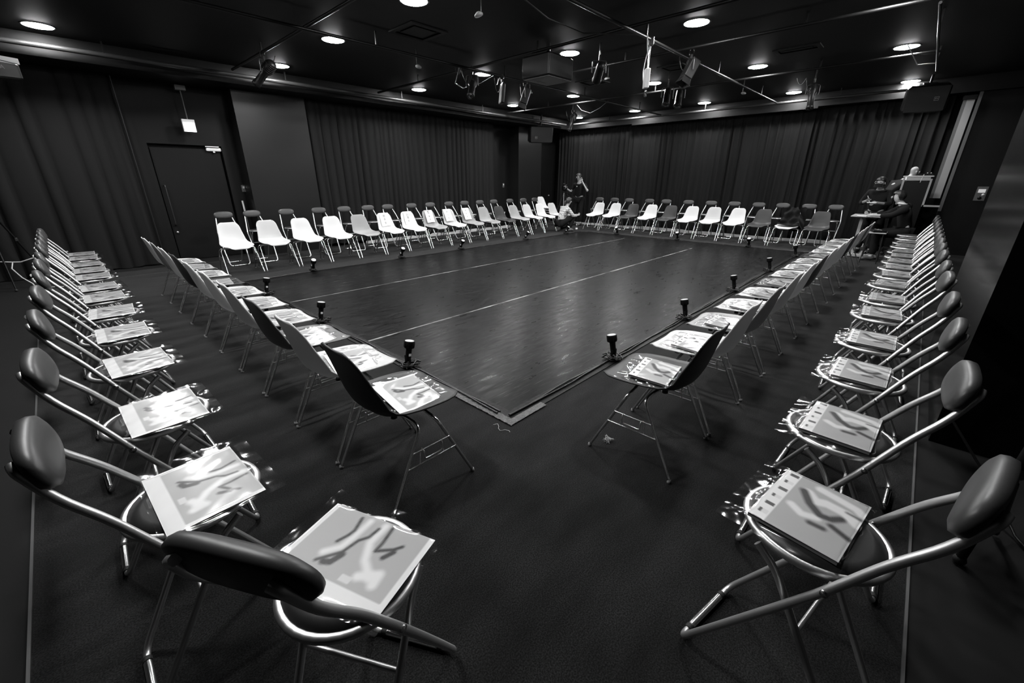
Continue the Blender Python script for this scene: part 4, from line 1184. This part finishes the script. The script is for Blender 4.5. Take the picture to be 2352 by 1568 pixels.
# kneeling person with the checked shirt
J = dict(pelvis=(0, -.14, .27), spine=(0, -.10, .42), chest=(0, -.01, .60), neck0=(0, .05, .715), neck=(0, .07, .755), jaw=(0, .115, .795), head=(0, .12, .86), crown=(0, .10, .935),
         hipL=(-.09, -.14, .26), kneeL=(-.11, .22, .16), ankleL=(-.10, -.13, .085), toeL=(-.10, -.19, .035), hipR=(.09, -.14, .26), kneeR=(.12, .28, .47), ankleR=(.10, .10, .085), toeR=(.10, .23, .035),
         shoulderL=(-.17, .0, .655), elbowL=(-.21, .15, .46), wristL=(-.12, .35, .44), palmL=(-.10, .42, .45), shoulderR=(.17, .0, .655), elbowR=(.21, .16, .46), wristR=(.10, .36, .46), palmR=(.07, .43, .47))
t, hd, R = person('person kneeling at the mat corner in a pale checked shirt, hair in a ponytail', 8.70, 6.02, math.radians(-112), J, 'skin', dict(top='plaid', bottom='cloth_black', shoe='grey', sleeve=.95), headdir=(0, 1, -.55))
hair_cap(t, hd, R)
link('ponytail', MB().tube([hd + R @ Vector((0, -.085, .03)), hd + R @ Vector((0, -.13, .01)), hd + R @ Vector((0, -.14, -.05)), hd + R @ Vector((0, -.12, -.10))], [.022, .034, .032, .010], 10).mesh('ponytail', 'hair'), t)
solo('smartphone', MB().box((0, 0, 0), (.07, .14, .008), bev=.006), 'black', 'dark phone in the hands of the kneeling person', 'phone', (9.10, 5.87, .475), -2.0)

# cameraman
J = dict(pelvis=(0, -.02, .88), spine=(0, -.01, 1.04), chest=(0, 0, 1.22), neck0=(0, .02, 1.385), neck=(0, .03, 1.43), jaw=(.01, .06, 1.47), head=(.015, .065, 1.545), crown=(.015, .05, 1.625),
         hipL=(-.09, -.02, .84), kneeL=(-.10, .03, .46), ankleL=(-.11, .0, .085), toeL=(-.13, .15, .035), hipR=(.09, -.02, .84), kneeR=(.11, .03, .46), ankleR=(.11, .0, .085), toeR=(.13, .15, .035),
         shoulderL=(-.19, .0, 1.32), elbowL=(-.37, .10, 1.10), wristL=(-.20, .14, 1.36), palmL=(-.13, .12, 1.46), shoulderR=(.19, .0, 1.32), elbowR=(.28, .05, 1.08), wristR=(.34, .22, 1.17), palmR=(.36, .28, 1.20))
t, hd, R = person('standing cameraman in black with a headset, one hand raised to his ear', 10.50, 6.80, math.radians(96), J, 'skin', dict(top='cloth_black', bottom='cloth_black', shoe='grey', sleeve=.40), headdir=(.5, 1, -.25))
hair_cap(t, hd, R)
hs = MB().tube([hd + R @ Vector((.098 * math.sin(a), -.01, .115 * math.cos(a))) for a in [(-1.65 + 3.3 * i / 14) for i in range(15)]], .008, 6)
hs.sphere(hd + R @ Vector((.095, -.01, -.012)), .032, 10, 7, (.5, 1, 1), R); hs.sphere(hd + R @ Vector((-.095, -.01, -.012)), .032, 10, 7, (.5, 1, 1), R)
hs.tube([hd + R @ Vector((.09, .0, -.03)), hd + R @ Vector((.08, .07, -.06)), hd + R @ Vector((.03, .10, -.06))], .005, 6)
link('headset', hs.mesh('headset', 'pipe_grey'), t)
link('badge', MB().lathe([(.018, 0), (.015, .006)], 12, (.03, .118, 1.25), Rx(-PI / 2)).mesh('badge', 'white'), t)
link('cord', MB().tube([(-.10, .13, 1.36), (-.14, .15, 1.1), (-.08, .16, .93), (.06, .16, .86), (.2, .15, .88), (.34, .2, 1.0)], .005, 6).mesh('cord', 'cable'), t)
tripod(10.22, 7.22, 1.12, .5, 'black camera tripod in front of the standing cameraman')
video_camera(10.22, 7.22, 1.125, 2.4, 'black video camera the standing cameraman operates')

# person writing at the desk
J = dict(pelvis=(0, -.02, .56), spine=(0, .02, .72), chest=(0, .09, .90), neck0=(0, .14, 1.03), neck=(0, .165, 1.07), jaw=(0, .215, 1.10), head=(0, .225, 1.165), crown=(0, .20, 1.245),
         hipL=(-.09, .0, .54), kneeL=(-.12, .38, .50), ankleL=(-.12, .36, .085), toeL=(-.13, .50, .035), hipR=(.09, .0, .54), kneeR=(.12, .38, .50), ankleR=(.12, .30, .085), toeR=(.13, .44, .035),
         shoulderL=(-.18, .08, .975), elbowL=(-.23, .28, .84), wristL=(-.14, .50, .835), palmL=(-.11, .57, .84), shoulderR=(.18, .08, .975), elbowR=(.24, .28, .84), wristR=(.10, .52, .835), palmR=(.06, .58, .84))
t, hd, R = person('person in a black hooded top sitting and writing at the grey desk', 9.02, -1.52, math.radians(12), J, 'skin', dict(top='cloth_black', bottom='cloth_black', shoe='grey', sleeve=.85, top_name='hooded_top'), headdir=(0, 1, -.5))
hair_cap(t, hd, R, k=1.6)
link('white_collar', MB().tube([(.075 * math.cos(a), .135 + .07 * math.sin(a), 1.045 + .012 * math.sin(a)) for a in [2 * PI * i / 20 for i in range(20)]], .014, 8, closed=True).mesh('white_collar', 'white'), t)
link('hood', MB().sphere((0, .04, 1.0), .10, 14, 9, (1.15, .55, .6)).mesh('hood', 'cloth_black'), t)
st = thing('stool', 'dark stool under the person writing at the desk', 'stool', (9.02, -1.53, 0))
link('seat', MB().lathe([(.15, .43), (.16, .445), (.15, .46)], 20).mesh('seat', 'vinyl_seat'), st)
for k in range(4): link('leg', MB().tube([(.1 * math.cos(k * PI / 2 + .8), .1 * math.sin(k * PI / 2 + .8), .43), (.17 * math.cos(k * PI / 2 + .8), .17 * math.sin(k * PI / 2 + .8), 0)], .011, 8).mesh('leg', 'chrome_dark'), st)
solo('pen', MB().tube([(0, 0, 0), (-.03, .03, .10)], .005, 6), 'black', 'pen in the hand of the person writing at the desk', 'pen', (9.02, -.92, .825))
solo('paper_sheet', MB().box((0, 0, 0), (.21, .29, .002)), 'paper', 'paper sheet on the grey desk in front of the seated person', 'paper', (9.02, -.93, .8085), .2)

# person standing with a notebook
J = dict(pelvis=(0, -.10, .82), spine=(0, -.06, .98), chest=(0, .0, 1.14), neck0=(0, .05, 1.275), neck=(0, .07, 1.31), jaw=(0, .125, 1.335), head=(0, .14, 1.40), crown=(0, .12, 1.48),
         hipL=(-.09, -.10, .78), kneeL=(-.10, -.02, .43), ankleL=(-.10, -.06, .085), toeL=(-.11, .08, .035), hipR=(.09, -.10, .78), kneeR=(.10, -.02, .43), ankleR=(.10, -.06, .085), toeR=(.11, .08, .035),
         shoulderL=(-.165, .0, 1.215), elbowL=(-.23, .06, 1.0), wristL=(-.08, .25, 1.03), palmL=(-.03, .30, 1.03), shoulderR=(.165, .0, 1.215), elbowR=(.24, .06, 1.0), wristR=(.12, .26, 1.06), palmR=(.08, .32, 1.06))
t, hd, R = person('person in black with glasses and a mask standing and writing in a notebook', 9.72, -.98, math.radians(80), J, 'skin_dim', dict(top='cloth_black', bottom='cloth_black', sleeve=.80), headdir=(.15, 1, -.45))
hair_cap(t, hd, R, k=2.2)
gl = MB()
for s in (-1, 1): gl.tube([hd + R @ Vector((s * .034 + .026 * math.cos(a), .092, .004 + .022 * math.sin(a))) for a in [2 * PI * i / 14 for i in range(14)]], .0025, 5, closed=True); gl.tube([hd + R @ Vector((s * .06, .09, .008)), hd + R @ Vector((s * .08, .0, .008))], .0025, 5)
gl.tube([hd + R @ Vector((-.008, .093, .006)), hd + R @ Vector((.008, .093, .006))], .0025, 5)
link('glasses', gl.mesh('glasses', 'satin'), t)
link('face_mask', MB().grid(lambda u, v: hd + R @ Vector((.075 * math.sin((u - .5) * 2.4), .052 + .048 * math.cos((u - .5) * 2.4), -.085 + .07 * v)), 12, 6).mesh('face_mask', 'cloth_black'), t)
nb = solo('notebook', MB().box((0, 0, 0), (.15, .11, .012)), 'paper', 'small white notebook held by the standing person with glasses', 'notebook', (9.42, -.93, 1.035), 1.4)
solo('pen', MB().tube([(0, 0, 0), (-.01, .05, .11)], .006, 6), 'white', 'white pen in the hand of the standing person with glasses', 'pen', (9.41, -.88, 1.05))

# person with a pale shaven head bending behind the cart
J = dict(pelvis=(0, -.22, 0.950), spine=(0, -.14, 1.118), chest=(0, .0, 1.308), neck0=(0, .10, 1.445), neck=(0, .14, 1.488), jaw=(0, .22, 1.519), head=(0, .24, 1.614), crown=(0, .21, 1.709),
         hipL=(-.09, -.22, 0.907), kneeL=(-.10, -.12, 0.485), ankleL=(-.10, -.16, 0.085), toeL=(-.11, -.02, 0.035), hipR=(.09, -.22, 0.907), kneeR=(.10, -.12, 0.485), ankleR=(.10, -.16, 0.085), toeR=(.11, -.02, 0.035),
         shoulderL=(-.19, .02, 1.371), elbowL=(-.25, .14, 1.139), wristL=(-.12, .32, 1.161), palmL=(-.10, .38, 1.182), shoulderR=(.19, .02, 1.371), elbowR=(.25, .14, 1.139), wristR=(.12, .32, 1.161), palmR=(.10, .38, 1.182))
t, hd, R = person('person in black with a pale shaven head bending behind the equipment cart', 10.50, -1.17, math.radians(-150), J, 'skin', dict(top='cloth_dark', bottom='cloth_black', sleeve=.9), headdir=(0, 1, -.9))
link('white_collar', MB().tube([(.07 * math.cos(a), .11 + .06 * math.sin(a), 1.46 + .02 * math.sin(a)) for a in [2 * PI * i / 20 for i in range(20)]], .018, 8, closed=True).mesh('white_collar', 'white'), t)
